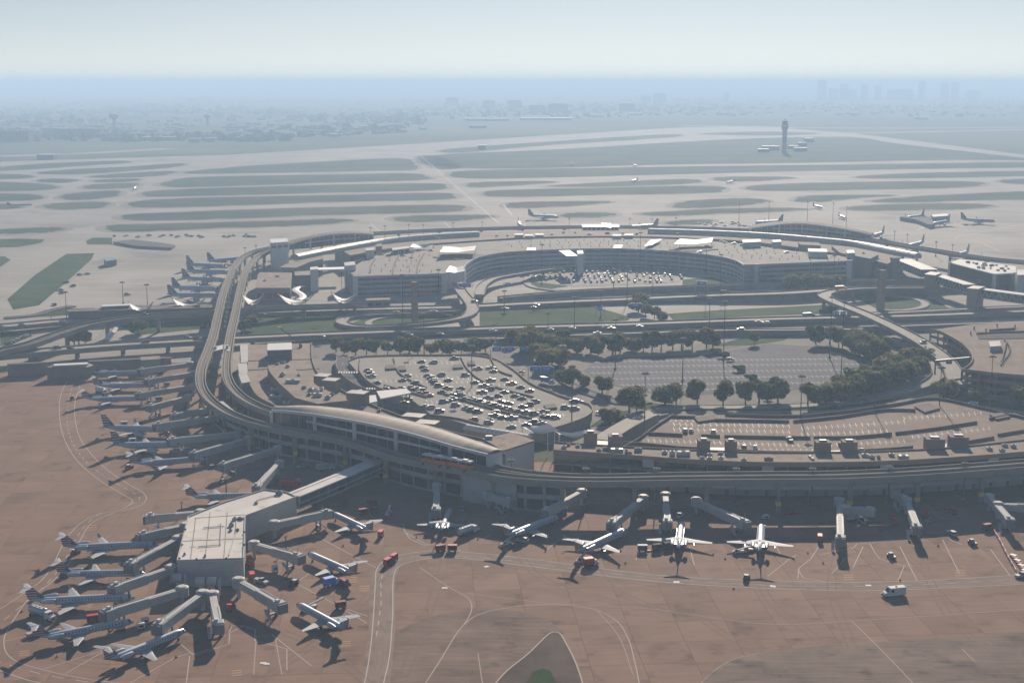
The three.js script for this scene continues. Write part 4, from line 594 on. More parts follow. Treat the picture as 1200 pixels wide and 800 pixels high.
archedStation('arched train station with blue grey glass at the left arm of the far terminal', [[338, 286, 16.5], [362, 279, 20.5], [390, 274, 22], [418, 273, 21], [437, 274.5, 18]], [[336, 282.5, 16.5], [362, 276, 21], [390, 271, 22], [418, 270.2, 21], [437, 272.5, 18]], [0, .25, .5, .75, 1], M.roofTan, 10, true);
archedStation('arched train station with blue grey glass at the right arm of the far terminal', [[880, 267, 17], [905, 263.5, 20], [935, 261.5, 22], [975, 265.5, 21.5], [1005, 271, 19.5], [1022, 275, 17]], [[878, 264.5, 17], [905, 260.5, 20], [935, 258.8, 22], [975, 262.3, 21.5], [1005, 268.3, 19.5], [1024, 273, 17]], [0, .2, .4, .6, .8, 1], M.roofTan, 10, true);
{ // middle halt: pale roof with an added mirror panel, tilted to glint the sun at the camera
  const g = thing('train_station', 'small halt with a bright metal roof and an added sun glint panel at the ring top', 'station'), a = P(682, 266.5, 16), b = P(726, 266.5, 16), n = V(0.1258, 0.9807, 0.1494).normalize(), c = a.clone().lerp(b, .5), L = a.distanceTo(b), mirror = plain(.85, .84, .8, .06, 1);
  const roof = part(g, 'roof', chamfered(L, .5, 13, .15), M.membrane, c.x, 17.2, c.z - 3); roof.rotation.x = .1;
  const k2 = P(712, 264.6, 18.4), pane = part(g, 'glint_mirror', chamfered(9, .35, 7, .08), mirror, k2.x, 17.9, c.z - 1.5); pane.quaternion.setFromUnitVectors(V(0, 1, 0), n);
  part(g, 'hall', box(L * .96, 3.4, 10), M.white, c.x, 14.6, c.z - 3); for (let k = 0; k < 8; k++) part(g, 'window', box(L * .09, 1.8, .3), M.glass, c.x - L * .42 + k * L * .12, 14.8, c.z + 2.1);
  rebase(g);
}
function block(name, label, cat, pts, h, y0, mat, roofMat, opt = {}) {
  const g = thing(name, label, cat, opt.group), o = px(pts, h); part(g, 'wall', prism(o, y0, h - .4), mat); const c = o.reduce((a, p) => a.add(p), V(0, 0, 0)).multiplyScalar(1 / o.length);
  part(g, 'roof', prism(o.map((p) => p.clone().lerp(c, -.012)), h - .4, h), roofMat);
  if (opt.win) { const f = along(opt.win.map(([x, y]) => P(x, y, h)), opt.step || 6); for (const [y1, y2] of opt.lv || [[h * .3, h * .62]]) bays(g, f.map((p) => V(p.x, 0, p.z)), y1, y2, 'window', M.glass, { fill: .7, depth: .5, proud: .1 }); }
  if (opt.units) units(g, opt.units, h);
  return rebase(g);
}
block('control_block', 'white square control block where the train ring meets the far station', 'building', [[316, 280], [336, 279], [337.5, 283], [317, 284.5]], 24, 0, M.white, M.white, { win: [[317, 284.5], [337.5, 283]], lv: [[19, 21]] });
block('terminal_annex', 'flat tan annex beside the train guideway near the serpentine walkway', 'building', [[299, 337], [302, 322], [304, 319], [342, 319.5], [340, 337]], 11, 0, M.wallConc, M.roofTan, { win: [[299, 337], [340, 337]], units: [[325, 324, 4, 3, 1.5], [310, 329, 3, 2, 1.2]] });
block('terminal_annex', 'long tan annex with curved parapet behind the white stair block', 'building', [[327, 313], [345, 305], [362, 301], [378, 299], [378, 303], [362, 307], [347, 313.5]], 14, 0, M.wallConc, M.roofTan, { win: [[327, 313], [347, 313.5], [378, 303]] });
block('terminal_annex', 'dark walled annex with service yard by the white stair block', 'building', [[345, 318], [365, 317], [365, 322], [345, 322.5]], 12, 0, M.darkConc, M.deckPale);
block('stair_block', 'slim white stair block in front of the dark walled annex', 'building', [[363, 313], [372, 312], [372.5, 315], [363.5, 316]], 18, 0, M.white, M.white);
block('walkway_cover', 'long white walkway roof reaching the garage corner box', 'canopy', [[372, 313.5], [404, 312.5], [404, 315], [372, 316]], 12, 11, M.white, M.membrane);
block('lift_house', 'white box at the left garage corner', 'building', [[403, 307.5], [415, 306], [416.5, 310], [404, 311.5]], 20, 0, M.white, M.offWhite);
block('lift_house', 'white box on the garage deck edge by the left far station', 'building', [[428, 291], [438, 290], [438.5, 292.5], [428.5, 293.5]], 22, 0, M.white, M.offWhite);
block('lift_house', 'tan box just behind the white deck edge box', 'building', [[440, 286], [447, 285], [447.5, 288], [440.5, 289]], 20, 0, M.tan, M.roofTan);
block('lift_house', 'broad white box with glass front beside the tented canopy', 'building', [[459, 290.5], [479, 288], [480, 290.5], [460, 293]], 19, 8, M.white, M.offWhite, { win: [[460, 293], [480, 290.5]], lv: [[15.5, 18]] });
block('toll_office', 'low dark toll office by the last crescent canopy', 'building', [[429, 349.5], [457, 348.5], [457, 351], [429, 352]], 6, 0, M.brick, M.roofTan, { win: [[429, 352], [457, 351]], lv: [[2, 4]] });
[[[608, 273.5], 0], [[632, 273.5], 0], [[620, 274.5], 0], [[723, 274.5], 0], [[737, 274], 0]].forEach(([[x, y]], i) => block('penthouse', 'small pale penthouse on the far terminal roof ' + ['left of a trio', 'right of a trio', 'in the middle of a trio', 'nearer the bright halt', 'of a pair, away from the bright halt'][i], 'building', [[x - 5, y], [x + 5, y], [x + 5, y + 1.6], [x - 5, y + 1.6]], 18, 10, M.offWhite, M.white));
block('lift_house', 'wide pale box on the right garage deck beside the terminal', 'building', [[870, 281], [891, 280], [892, 283], [871, 284]], 20, 6, M.offWhite, M.white);
block('lift_house', 'pale cube on the right garage deck between two wider boxes', 'building', [[905, 281], [915, 280.5], [916, 283], [906, 283.5]], 20, 6, M.offWhite, M.white);
block('lift_house', 'white twin box near the right garage deck edge', 'building', [[947, 291], [969, 291.5], [970, 295], [948, 294.5]], 20, 6, M.white, M.white);
block('lift_house', 'pale tall box at the outer corner of the far garage', 'building', [[992, 293], [1001, 292.5], [1002, 296], [993, 296.5]], 20, 0, M.offWhite, M.white);
block('terminal_annex', 'tan annex on the right arm roof behind the twin box', 'building', [[936, 283], [960, 284], [962, 287.5], [938, 286.5]], 19, 6, M.tan, M.roofTan);
block('terminal_annex', 'tan stepped annex with pale roof at the right end of the far terminal', 'building', [[975, 288], [1005, 291], [1030, 298], [1020, 303], [985, 296]], 17, 0, M.tan, M.deckPale, { units: [[1000, 294], [1012, 297]] });
{ // serpentine walkway
  const g = thing('serpentine_walkway', 'white serpentine covered walkway winding down to the toll canopies', 'walkway'), c = along(px([[355, 335.5, 7], [349, 337, 7], [346, 340, 7], [352, 344, 7], [355, 348, 7], [350, 351.5, 7]]), 3);
  for (let i = 0; i + 1 < c.length; i++) part(g, 'roof_panel', sweep([c[i], c[i].clone().lerp(c[i + 1], .94)], [[-2.6, .2], [0, .7], [2.6, .2], [2.6, 0], [-2.6, 0]]), M.membrane);
  for (let i = 0; i < c.length; i += 3) part(g, 'post', box(.3, 7, .3), M.white, c[i].x, 3.5, c[i].z); rebase(g);
}
// dark service sheds along the apron edge at the left
block('service_shed', 'long dark service shed below the crescent canopies', 'shed', [[79, 362.5], [117, 361], [118, 359], [160, 357.5], [248, 357], [248, 360], [80, 365]], 9, 0, M.darkConc, M.darkConc);
block('shed_roof', 'white flat roof strip on the dark service shed', 'roof', [[119, 357.2], [151, 355.6], [151, 357.6], [119, 358.9]], 11, 8.8, M.darkConc, M.white);
block('service_shed', 'dark equipment shed with white roof edge under the lower parkway', 'shed', [[54, 430.5], [62, 426.5], [103, 424.5], [106, 428.5]], 7, 0, M.brick, M.darkConc);
block('shed_roof', 'white roof strip on the equipment shed under the lower parkway', 'roof', [[63, 426.2], [102, 424.2], [102, 426.4], [62.5, 428.4]], 7.6, 7, M.white, M.white);
block('apron_wall', 'dark screen wall along the apron under the lower parkway', 'wall', [[8, 425.5], [55, 423.5], [55, 424.6], [8, 426.8]], 7, 0, M.brick, M.darkConc);
block('apron_wall', 'dark screen wall between equipment shed and boarding bridges', 'wall', [[104, 422], [200, 418], [200, 419.3], [104, 423.4]], 6.5, 0, M.brick, M.darkConc);
block('pump_house', 'small grey pump house behind the topmost boarding bridge', 'building', [[164, 418], [187, 416.8], [187.5, 420.5], [164.5, 421.8]], 7, 0, M.wallConc, M.roofTan);
// ---------------------------------------------------------------- right side: glass hotel, truss bridges, pillars
{
  const g = thing('glass_building', 'dark glass building with white corner columns beside the truss walkway', 'building'), h = 15, o = px([[1114, 307.5], [1166, 321], [1191, 319.5], [1191, 312], [1142, 305], [1125, 303.5]], h);
  part(g, 'wall', prism(o, 0, h - 1), M.glassBlue); part(g, 'roof', prism(o.map((p) => p), h - 1, h), M.roofPale);
  for (const [a, b] of [[0, 1], [1, 2]]) { const f = along([o[a], o[b]], 5); bays(g, f.map((p) => V(p.x, 0, p.z)), 1, 6.8, 'glass_pane', M.glass, { fill: .95, depth: .3, proud: .2 }); bays(g, f.map((p) => V(p.x, 0, p.z)), 7.2, 13.4, 'glass_pane', M.glass, { fill: .95, depth: .3, proud: .2 }); }
  for (const i of [0, 1, 2]) part(g, 'corner_column', box(2.4, h + .4, 2.4), M.white, o[i].x, h / 2 + .2, o[i].z);
  const u = []; for (let k = 0; k < 22; k++) u.push([rr(1132, 1184), 0, rr(1.5, 4), rr(1.5, 3), rr(.8, 2.2)]); for (const q of u) q[1] = 306.5 + (q[0] - 1132) * .12 + rr(0, 6); units(g, u.filter((q) => q[1] < 318), h);
  rebase(g);
  block('hotel_wing', 'pale blank walled wing at the end of the dark glass building', 'building', [[1193, 316], [1260, 314], [1260, 321], [1193, 322]], 18, 0, M.offWhite, M.roofPale);
  const pylon = (label, a, b, h2) => { const t = thing('bridge_pylon', label, 'pylon'), [x0, y0, x1, y1] = [a[0], a[1], b[0], b[1]]; part(t, 'shaft', prism(px([[x0, y0], [x1, y1], [x1 + 7, y1 - 2.6], [x0 + 7, y0 - 2.6]], h2), 0, h2 - .3), M.tan); part(t, 'cap', prism(px([[x0 - .5, y0 + .2], [x1 + .3, y1 + .3], [x1 + 7.5, y1 - 2.7], [x0 + 7, y0 - 2.8]], h2), h2 - .3, h2 + .2), M.roofPale); return rebase(t); };
  pylon('square tan pylon under the joint of the truss walkway by the lawn loop', [1084, 321], [1096, 322.5], 16.4); pylon('square tan pylon of the truss walkway beside the dark glass building corner', [1134, 337.5], [1147, 338.5], 16.4);
  const truss = (label, a, b, w) => {
    const t = thing('truss_walkway', label, 'walkway'), p = along(px([a, b], 15), 5.5); part(t, 'roof', sweep(p, slabOf(w, .5, .2)), M.roofPale); part(t, 'floor', sweep(p, slabOf(w, .6, -5.6)), M.offWhite); part(t, 'glass_wall', sweep(p, wallOf(0, w - 2, -5.5, 0)), M.glassBlue);
    for (const s of [-1, 1]) { const o2 = offset(p, s * (w / 2 - .3)); for (let i = 0; i + 1 < o2.length; i++) { const A = o2[i], B = o2[i + 1], m = A.clone().lerp(B, .5); for (const [u, v] of [[V(A.x, 9.3, A.z), V(m.x, 14.9, m.z)], [V(m.x, 14.9, m.z), V(B.x, 9.3, B.z)]]) { const d = v.clone().sub(u), bar = part(t, 'truss_bar', BOX, M.offWhite, (u.x + v.x) / 2, (u.y + v.y) / 2, (u.z + v.z) / 2); bar.scale.set(.35, d.length(), .35); bar.quaternion.setFromUnitVectors(V(0, 1, 0), d.normalize()); } } }
    return rebase(t);
  };
  truss('truss walkway section leading into the far terminal', [1058, 303.5], [1090, 316], 14); truss('truss walkway section between the two tan pylons', [1101, 322.5], [1137, 333.5], 9); truss('truss walkway section beyond the second tan pylon', [1148, 338], [1262, 353], 9);
  for (const [x, yt, yb, w, l] of [[1032, 315, 364, 4.6, 'tall concrete sign pillar on the lawn inside the right loop road'], [486, 329, 377, 4, 'tall concrete sign pillar on the lawn beside the hook shaped ramp'], [1048, 301, 327, 5.5, 'stout concrete pillar at the terminal end of the truss walkway']]) { const h2 = EYE * (yb - yt) / (yb - HORIZON), p = P(x, yb), t = thing('pillar', l, 'pillar'); part(t, 'shaft', chamfered(w, h2 - 3, w * .8, .3), M.tan); part(t, 'head', chamfered(w * 1.12, 3, w * .95, .2), M.tan, 0, h2 - 3, 0); for (let k = 1; k < 6; k++) part(t, 'joint_band', box(w * 1.02, .3, w * .82, 0, h2 * k / 6.5, 0), M.darkConc); t.position.copy(p); t.rotation.y = .3; }
}
// ---------------------------------------------------------------- control tower and what stands far off
{
  const g = thing('control_tower', 'tall airport control tower standing in the fields beyond the runways', 'tower'), p = P(919, 178.5);
  part(g, 'shaft', new THREE.LatheGeometry([[8.2, 0], [7.4, 3], [6.8, 20], [6.6, 46], [7.2, 52], [10.2, 58], [10.6, 62]].map(([x, y]) => new THREE.Vector2(x, y)), 8), M.wallConc); part(g, 'gallery', cyl(11.2, 10.6, 3, 8, 0, 62), M.offWhite); part(g, 'lower_cab', cyl(8.6, 9, 4.5, 8, 0, 65), M.glassBlue); part(g, 'cab', cyl(9.4, 7.4, 4.6, 8, 0, 69.5), M.glass); part(g, 'cab_roof', cyl(6.5, 9.8, 1.6, 8, 0, 74.1), M.white); part(g, 'radome', new THREE.SphereGeometry(2.4, 12, 8).translate(0, 77, 0), M.white); part(g, 'antenna', cyl(.15, .2, 6, 5, 0, 78), M.steel);
  g.position.copy(p); g.scale.set(.8, 1, .8);
  [[903, 175.5, 40, 9], [940, 171, 22, 9], [938, 177, 30, 8], [895, 178, 26, 7], [930, 174, 24, 7]].forEach(([x, y, w, h], i) => { const b = thing('support_building', 'low building at the foot of the control tower, ' + ['long one on the near left', 'bright one behind', 'long one on the near right', 'small one at the far left', 'small one by the bright one'][i], 'building'), q = P(x, y); part(b, 'wall', box(w, h, 18, 0, h / 2, 0), M.wallConc); part(b, 'roof', box(w + .6, .6, 18.6, 0, h + .3, 0), i === 1 ? M.white : M.roofPale); b.position.copy(q); });
}
function waterTower(label, x, yt, yb) { const h = EYE * (yb - yt) / (yb - HORIZON), g = thing('water_tower', label, 'water tower'), s = h / 45; part(g, 'stem', new THREE.LatheGeometry([[8, 0], [5, 4], [4.4, 28], [7, 32]].map(([a, b]) => new THREE.Vector2(a * s, b * s)), 14), M.wallConc); part(g, 'bowl', new THREE.LatheGeometry([[6, 31.5], [13, 35], [14.5, 39], [13.5, 43], [7, 45], [0, 45.4]].map(([a, b]) => new THREE.Vector2(a * s, b * s)), 16), M.offWhite); g.position.copy(P(x, yb)); }
waterTower('mushroom water tower beyond the airfield past the big dark office block', 134, 133, 152); waterTower('hazy mushroom water tower standing farther off near the white sheds', 243, 134, 148);
[[18, 153, 165, 34, 'big dark office block past the airfield fence'], [93, 151, 160, 50, 'long low dark warehouse behind the office block']].forEach(([x, yt, yb, w, l], i) => { const h = EYE * (yb - yt) / (yb - HORIZON), q = P(x, yb), s = q.length() / FOCAL * w, g = thing('office_block', l, 'building'); part(g, 'wall', box(s, h, 40, 0, h / 2, 0), M.brick); part(g, 'roof', box(s + 1, 1, 41, 0, h + .5, 0), M.darkConc); for (let r = 1; r < (i ? 2 : 6); r++) for (let c = 0; c < 9; c++) part(g, 'window', box(s * .085, h * .09, .6, -s * .44 + c * s * .11, h * r / 6.3, 20.1), M.glass); g.position.copy(q); });
const sheds = [[187, 164, 37], [228, 166, 12], [247, 165.5, 12], [55, 186, 18], [115, 149, 15], [488, 119.5, 9], [508, 120.2, 10], [570, 141.3, 52], [640, 140.5, 60], [655, 128, 20], [622, 128.5, 16], [240, 119, 9], [560, 150, 20], [948, 166, 9], [940, 123.5, 22], [817, 125, 16], [830, 127, 7], [1000, 134, 14], [1080, 140, 12], [460, 148, 14], [393, 152, 4], [332, 141, 6], [290, 160, 9], [70, 153, 14], [565, 174.5, 9], [700, 137, 14], [745, 135, 16], [20, 158, 6]];
sheds.forEach(([x, y, w], i) => { const q = P(x, y), s = q.length() / FOCAL * w, g = thing('distant_shed', 'pale roofed shed on the hazy plain beyond the runways', 'shed', 'sheds far out on the plain'); part(g, 'wall', box(s, 9, Math.max(30, s * .35), 0, 4.5, 0), M.wallConc); part(g, 'roof', box(s + 1, 1.2, Math.max(31, s * .35 + 1), 0, 9.6, 0), M.white); g.position.copy(q); });
const sky1 = [[963, 93.2, 118, 9], [989, 98.0, 118, 8], [977, 103.5, 118, 10], [1013, 98.5, 118, 7], [1029, 100.0, 118, 6], [1080, 94.4, 118, 6], [1107, 97.0, 118, 7], [1119, 96.0, 118, 7], [1055, 104.5, 118, 24], [757, 112, 121, 10], [773, 109, 120, 14], [735, 121, 130, 18], [654, 121, 132, 22], [630, 123, 131, 18], [603, 117, 127, 16], [573, 117, 127, 14], [530, 114, 124, 14], [800, 116.0, 118, 14], [790, 119.0, 118, 8], [852, 108, 119, 5], [224, 115, 120, 8], [995, 104.0, 118, 14], [1140, 106.0, 118, 12]];
sky1.forEach(([x, yt, yb, w], i) => { const h = EYE * (yb - yt) / (yb - HORIZON), q = P(x, yb), s = q.length() / FOCAL * w, g = thing('distant_tower', yb === 118 && x > 900 ? 'faint high rise tower in the hazy city skyline behind the control tower' : 'faint mid rise block in the haze over the far suburbs', 'tower', yb === 118 && x > 900 ? 'city skyline' : 'suburban blocks in the haze'); part(g, 'shaft', box(s, h * .94, s * .8, 0, h * .47, 0), M.brick); part(g, 'crown', box(s * .7, h * .06, s * .5, 0, h * .97, 0), M.wallConc); g.position.copy(q); });
{ // woods and roofs of the suburbs: one mass each
  const blob = new THREE.IcosahedronGeometry(1, 0), N = 5200, im = new THREE.InstancedMesh(blob, M.woods, N), m = new THREE.Matrix4(), q = new THREE.Quaternion(), e = new THREE.Euler();
  let k = 0; while (k < N) { const y = 103.5 + 62 * Math.pow(rnd(), 1.5), x = rr(-120, 1320), edge = x < 300 ? 186 : x < 500 ? 182 - (x - 300) * .09 : 146; if (y > edge - 6 - rnd() * 16) continue; if (fbm(((x + 200) / 1600) % 1, (y * 8 % 400) / 400, 8, 3, 5) < .48) continue; const p = P(x, y), s = rr(5, 11); e.set(rnd(), rnd() * 6, rnd()); m.compose(V(p.x, s * .3 - .9, p.z), q.setFromEuler(e), V(s * rr(1, 3), s * .75, s * rr(1, 2))); im.setMatrixAt(k++, m); }
  im.name = 'distant_woods'; im.userData = { kind: 'stuff', label: 'dark belts of distant trees across the hazy plain', category: 'woods' }; scene.add(im);
  const N2 = 1500, ih = new THREE.InstancedMesh(box(1, 1, 1, 0, .5, 0), M.offWhite, N2), col = new THREE.Color();
  k = 0; while (k < N2) { const y = 104 + 56 * Math.pow(rnd(), 1.3), x = rr(-120, 1320), edge = x < 300 ? 186 : x < 500 ? 180 - (x - 300) * .09 : 146; if (y > edge - 10) continue; const p = P(x, y), s = rr(12, 45); e.set(0, rnd() * 3, 0); m.compose(V(p.x, -.9, p.z), q.setFromEuler(e), V(s, rr(5, 11), s * rr(.4, .9))); ih.setMatrixAt(k, m); ih.setColorAt(k, col.setScalar(rr(.3, 1.2))); k++; }
  ih.name = 'distant_roofs'; ih.userData = { kind: 'stuff', label: 'scattered small roofs of the distant suburbs', category: 'houses' }; scene.add(ih);
}
// ---------------------------------------------------------------- aircraft
function loft(sections, caps = true) { // closed rings of points
  const pos = [], n = sections[0].length, put = (...q) => q.forEach((p) => pos.push(p.x, p.y, p.z));
  for (let i = 0; i + 1 < sections.length; i++) for (let j = 0; j < n; j++) { const k = (j + 1) % n, a = sections[i][j], b = sections[i][k], c = sections[i + 1][k], d = sections[i + 1][j]; put(a, b, c, a, c, d); }
  if (caps) for (const s of [sections[0], sections[sections.length - 1]]) { const c = s.reduce((t, p) => t.add(p), V(0, 0, 0)).multiplyScalar(1 / n); for (let j = 0; j < n; j++) put(c, s[j], s[(j + 1) % n]); }
  const g = new THREE.BufferGeometry(); g.setAttribute('position', new THREE.Float32BufferAttribute(pos, 3)); g.setAttribute('uv', new THREE.Float32BufferAttribute(new Float32Array(pos.length / 3 * 2), 2)); g.computeVertexNormals(); return g;
}
function tube(stations, n = 18) { // smooth body of revolution with its own centre line: [x, radius, centre height]
  const rows = stations.map(([x, r, y]) => { const o = []; for (let j = 0; j <= n; j++) { const a = j / n * 2 * Math.PI; o.push(V(x, y + r * Math.sin(a), r * Math.cos(a))); } return o; });
  return grid(rows);
}
const foil = (x, y, z, c, t, vertical = false) => [[0, 0], [.12, .5], [.4, .6], [1, .05], [1, -.05], [.4, -.35], [.12, -.3]].map(([u, v]) => vertical ? V(x - u * c, y, z + v * t) : V(x - u * c, y + v * t, z));
const finTex = (() => { // tail flag: slanted red and white bars with blue at the leading edge
  const S = 256, c = document.createElement('canvas'); c.width = c.height = S; const k = c.getContext('2d');
  k.fillStyle = '#9aa0a8'; k.fillRect(0, 0, S, S); const bars = 9, hgt = S / bars;
  for (let i = 0; i < bars; i++) { k.fillStyle = i % 2 ? '#84888f' : '#622a30'; k.beginPath(); k.moveTo(0, i * hgt + 6); k.lineTo(S, i * hgt - 6); k.lineTo(S, (i + 1) * hgt - 6); k.lineTo(0, (i + 1) * hgt + 6); k.fill(); }
  k.fillStyle = '#27304a'; k.beginPath(); k.moveTo(S, 0); k.lineTo(S, S); k.lineTo(S * .72, S); k.lineTo(S * .52, 0); k.fill();
  for (let i = 0; i < 5; i++) { k.fillStyle = i % 2 ? '#27304a' : '#4a5674'; k.fillRect(S * .6, i * S / 5, S * .12, S / 5); }
  const t = new THREE.CanvasTexture(c); t.colorSpace = THREE.SRGBColorSpace; return t;
})();
const finMat = new THREE.MeshStandardMaterial({ map: finTex, roughness: .4, side: THREE.DoubleSide });
function finUV(g) { g.computeBoundingBox(); const b = g.boundingBox, p = g.attributes.position, u = []; for (let i = 0; i < p.count; i++) u.push((p.getX(i) - b.min.x) / (b.max.x - b.min.x), (p.getY(i) - b.min.y) / (b.max.y - b.min.y)); g.setAttribute('uv', new THREE.Float32BufferAttribute(u, 2)); return g; }
function aircraft(base, label, s) {
  const g = thing(base, label, 'airplane', s.group), L = s.L, r = s.r, y = s.y, N = L / 2; g.userData.base = base;
  const st = []; for (const [u, k, d] of [[0, .02, -.34], [.008, .22, -.32], [.025, .45, -.25], [.05, .68, -.15], [.08, .86, -.06], [.115, .97, 0], [.15, 1, 0], [.45, 1, 0], [.66, 1, 0], [.74, .93, .06], [.82, .75, .22], [.9, .5, .42], [.96, .26, .56], [.985, .1, .62], [.99, .01, .62]]) st.push([N - u * L * s.body, r * k, y + r * d]);
  part(g, 'fuselage', tube(st), M.silver);
  part(g, 'cockpit_window', tube([[N - .038 * L, r * .62, y + r * .02], [N - .062 * L, r * .8, y + r * .02]].map((q) => q), 18).scale(1, 1, .94), M.glass).scale.set(1, 1, 1);
  const wins = []; for (const z of [-1, 1]) for (let i = 0; i < Math.round(L * .6); i++) { const x = N - L * .16 - i * .98; if (x > -N * (1 - s.winEnd)) wins.push(box(.32, .42, .06, x, y + r * .34, z * r * .95)); }
  part(g, 'cabin_windows', merged(wins), M.glass).userData.kind = 'stuff';
  for (const z of [-1, 1]) {
    const W = s.wing, wg = loft([foil(W.x, W.y, z * r * .5, W.c, W.t), foil(W.x - (W.x - W.tx) * .42, W.y + W.d * .35, z * (r * .5 + (W.h - r * .5) * .4), W.c * .6 + W.tc * .32, W.t * .62), foil(W.tx, W.y + W.d, z * W.h, W.tc, W.t * .3)]);
    const w = part(g, 'wing', wg, M.wingGrey);
    if (W.lift) part(w, 'winglet', loft([foil(W.tx, W.y + W.d, z * W.h, W.tc, .12, false).map((p) => V(p.x, p.y, p.z)), foil(W.tx - W.tc * .7, W.y + W.d + W.lift, z * (W.h + W.lift * .28), W.tc * .55, .08)]), M.wingGrey);
    part(w, 'flap_track', box(1.5, .28, .22, W.tx + 1 - W.c * .35, W.y - .05, z * W.h * .45), M.silverDark);
    const E = s.eng, e = part(g, 'engine', tube([[E.x + E.l / 2, E.r * .82, E.y], [E.x + E.l * .45, E.r, E.y], [E.x, E.r * 1.04, E.y], [E.x - E.l * .3, E.r * .86, E.y], [E.x - E.l / 2, E.r * .62, E.y]], 14).translate(0, 0, z * E.z), M.silver);
    part(e, 'intake', cyl(E.r * .74, E.r * .74, .1, 14).rotateZ(Math.PI / 2).translate(E.x + E.l * .42, E.y, z * E.z), M.dark); part(e, 'exhaust', cyl(E.r * .55, E.r * .4, .5, 12).rotateZ(Math.PI / 2).translate(E.x - E.l * .46, E.y, z * E.z), M.darkSteel);
    part(e, 'pylon', E.under ? box(2, E.up, .25, E.x - .6, E.y + E.r + E.up * .4, z * E.z) : box(E.l * .6, .28, E.z - r * .6, E.x - .2, E.y - .1, z * (E.z + r * .6) / 2), M.silver);
    const T = s.tail; part(g, 'tailplane', loft([foil(T.x, T.y, z * .12, T.c, .3), foil(T.tx, T.y + T.d, z * T.h, T.tc, .14)]), M.wingGrey);
    const m = part(g, 'main_gear', box(.22, s.gear, .22, s.gx, s.gear / 2, z * s.gz), M.steel); part(m, 'wheel', cyl(.46, .46, .5, 12).rotateX(Math.PI / 2).translate(s.gx, .46, z * s.gz - .25), M.rubber);
  }
  const F = s.fin, fin = part(g, 'tail_fin', finUV(loft([foil(F.x, F.y, 0, F.c, .5, true), foil(F.tx, F.ty, 0, F.tc, .3, true)])), finMat); void fin;
  if (!s.eng.under) part(g, 'tail_bullet', tube([[s.tail.x + .5, .05, s.tail.y], [s.tail.x, .24, s.tail.y], [s.tail.x - s.tail.c * .8, .24, s.tail.y], [s.tail.x - s.tail.c - .7, .04, s.tail.y]], 8), M.white);
  const ng = part(g, 'nose_gear', box(.18, s.gear, .18, N - L * .1, s.gear / 2, 0), M.steel); part(ng, 'wheel', cyl(.36, .36, .4, 10).rotateX(Math.PI / 2).translate(N - L * .1, .36, -.2), M.rubber);
  part(g, 'belly_fairing', tube([[s.wing.x + 1, r * .5, y - r * .5], [s.wing.x, r * .85, y - r * .45], [s.wing.x - s.wing.c, r * .85, y - r * .45], [s.wing.x - s.wing.c - 1.6, r * .4, y - r * .5]], 12), M.silver);
  part(g, 'door', box(.85, 1.75, .06, N - L * .125, y + .1, r * .97), M.silverDark);
  return g;
}
const CRJ = { L: 33.5, r: 1.36, y: 2.65, body: .97, winEnd: .3, gear: 1.6, gx: -2.4, gz: 2, wing: { x: 1.6, y: 1.75, c: 5.4, t: .6, tx: -4.4, tc: 1.4, h: 11.6, d: .7, lift: 1.2 }, eng: { x: -9.4, y: 3.35, z: 2.35, r: .78, l: 4.2 }, tail: { x: -14.4, y: 7.35, c: 2.7, tx: -16.8, tc: 1.2, h: 4.3, d: -.1 }, fin: { x: -10.6, y: 3.5, c: 5.4, tx: -14.2, ty: 7.35, tc: 2.8 } };
const ERJ = { L: 29.9, r: 1.16, y: 2.4, body: .95, winEnd: .32, gear: 1.5, gx: -2.6, gz: 2, wing: { x: 1.2, y: 1.55, c: 4.8, t: .5, tx: -4, tc: 1.1, h: 10, d: .6, lift: 0 }, eng: { x: -8.4, y: 2.9, z: 2.05, r: .72, l: 4.0 }, tail: { x: -12.6, y: 6.6, c: 2.4, tx: -14.3, tc: 1.3, h: 3.8, d: 0 }, fin: { x: -9.4, y: 3.2, c: 4.9, tx: -12.4, ty: 6.6, tc: 2.5 } };
const E175 = { L: 31.7, r: 1.6, y: 3.1, body: .98, winEnd: .3, gear: 1.8, gx: -1.6, gz: 2.6, wing: { x: 4.4, y: 2.1, c: 6.2, t: .75, tx: -2.6, tc: 1.5, h: 12.8, d: .9, lift: 1.8 }, eng: { x: 3.4, y: 1.35, z: 4.5, r: .95, l: 3.8, under: true, up: .8 }, tail: { x: -11.4, y: 4.0, c: 3, tx: -14, tc: 1.4, h: 5, d: .4 }, fin: { x: -8.9, y: 4.2, c: 5.6, tx: -13.4, ty: 9.8, tc: 2.4 } };
const JET = { L: 42, r: 1.98, y: 3.9, body: .985, winEnd: .25, gear: 2.4, gx: -2.4, gz: 3.5, wing: { x: 5.5, y: 2.7, c: 8, t: .9, tx: -3.8, tc: 1.6, h: 17, d: 1.4, lift: 2.3 }, eng: { x: 3.8, y: 1.75, z: 5.8, r: 1.15, l: 4.6, under: true, up: .9 }, tail: { x: -14.6, y: 5, c: 4, tx: -17.6, tc: 1.6, h: 6.2, d: .6 }, fin: { x: -11.4, y: 5.4, c: 7.4, tx: -17, ty: 12.2, tc: 2.6 } };
const protos = {};
function park(kind, spec, base, nose, tail, label, group, h = 2.7) {
  const a = P(nose[0], nose[1], h), b = P(tail[0], tail[1], h), d = a.clone().sub(b).setY(0).normalize(), turn = Math.atan2(-d.z, d.x), c = V(a.x - d.x * spec.L / 2, 0, a.z - d.z * spec.L / 2);
  if (!protos[kind]) { const g = aircraft(base, label, spec); protos[kind] = g; g.position.copy(c); g.rotation.y = turn; if (group) g.userData.group = group; return g; }
  return copyOf(protos[kind], c, turn, label, group);
}
const rj = 'regional_jet', G1 = 'regional jets nosed in round the apron';
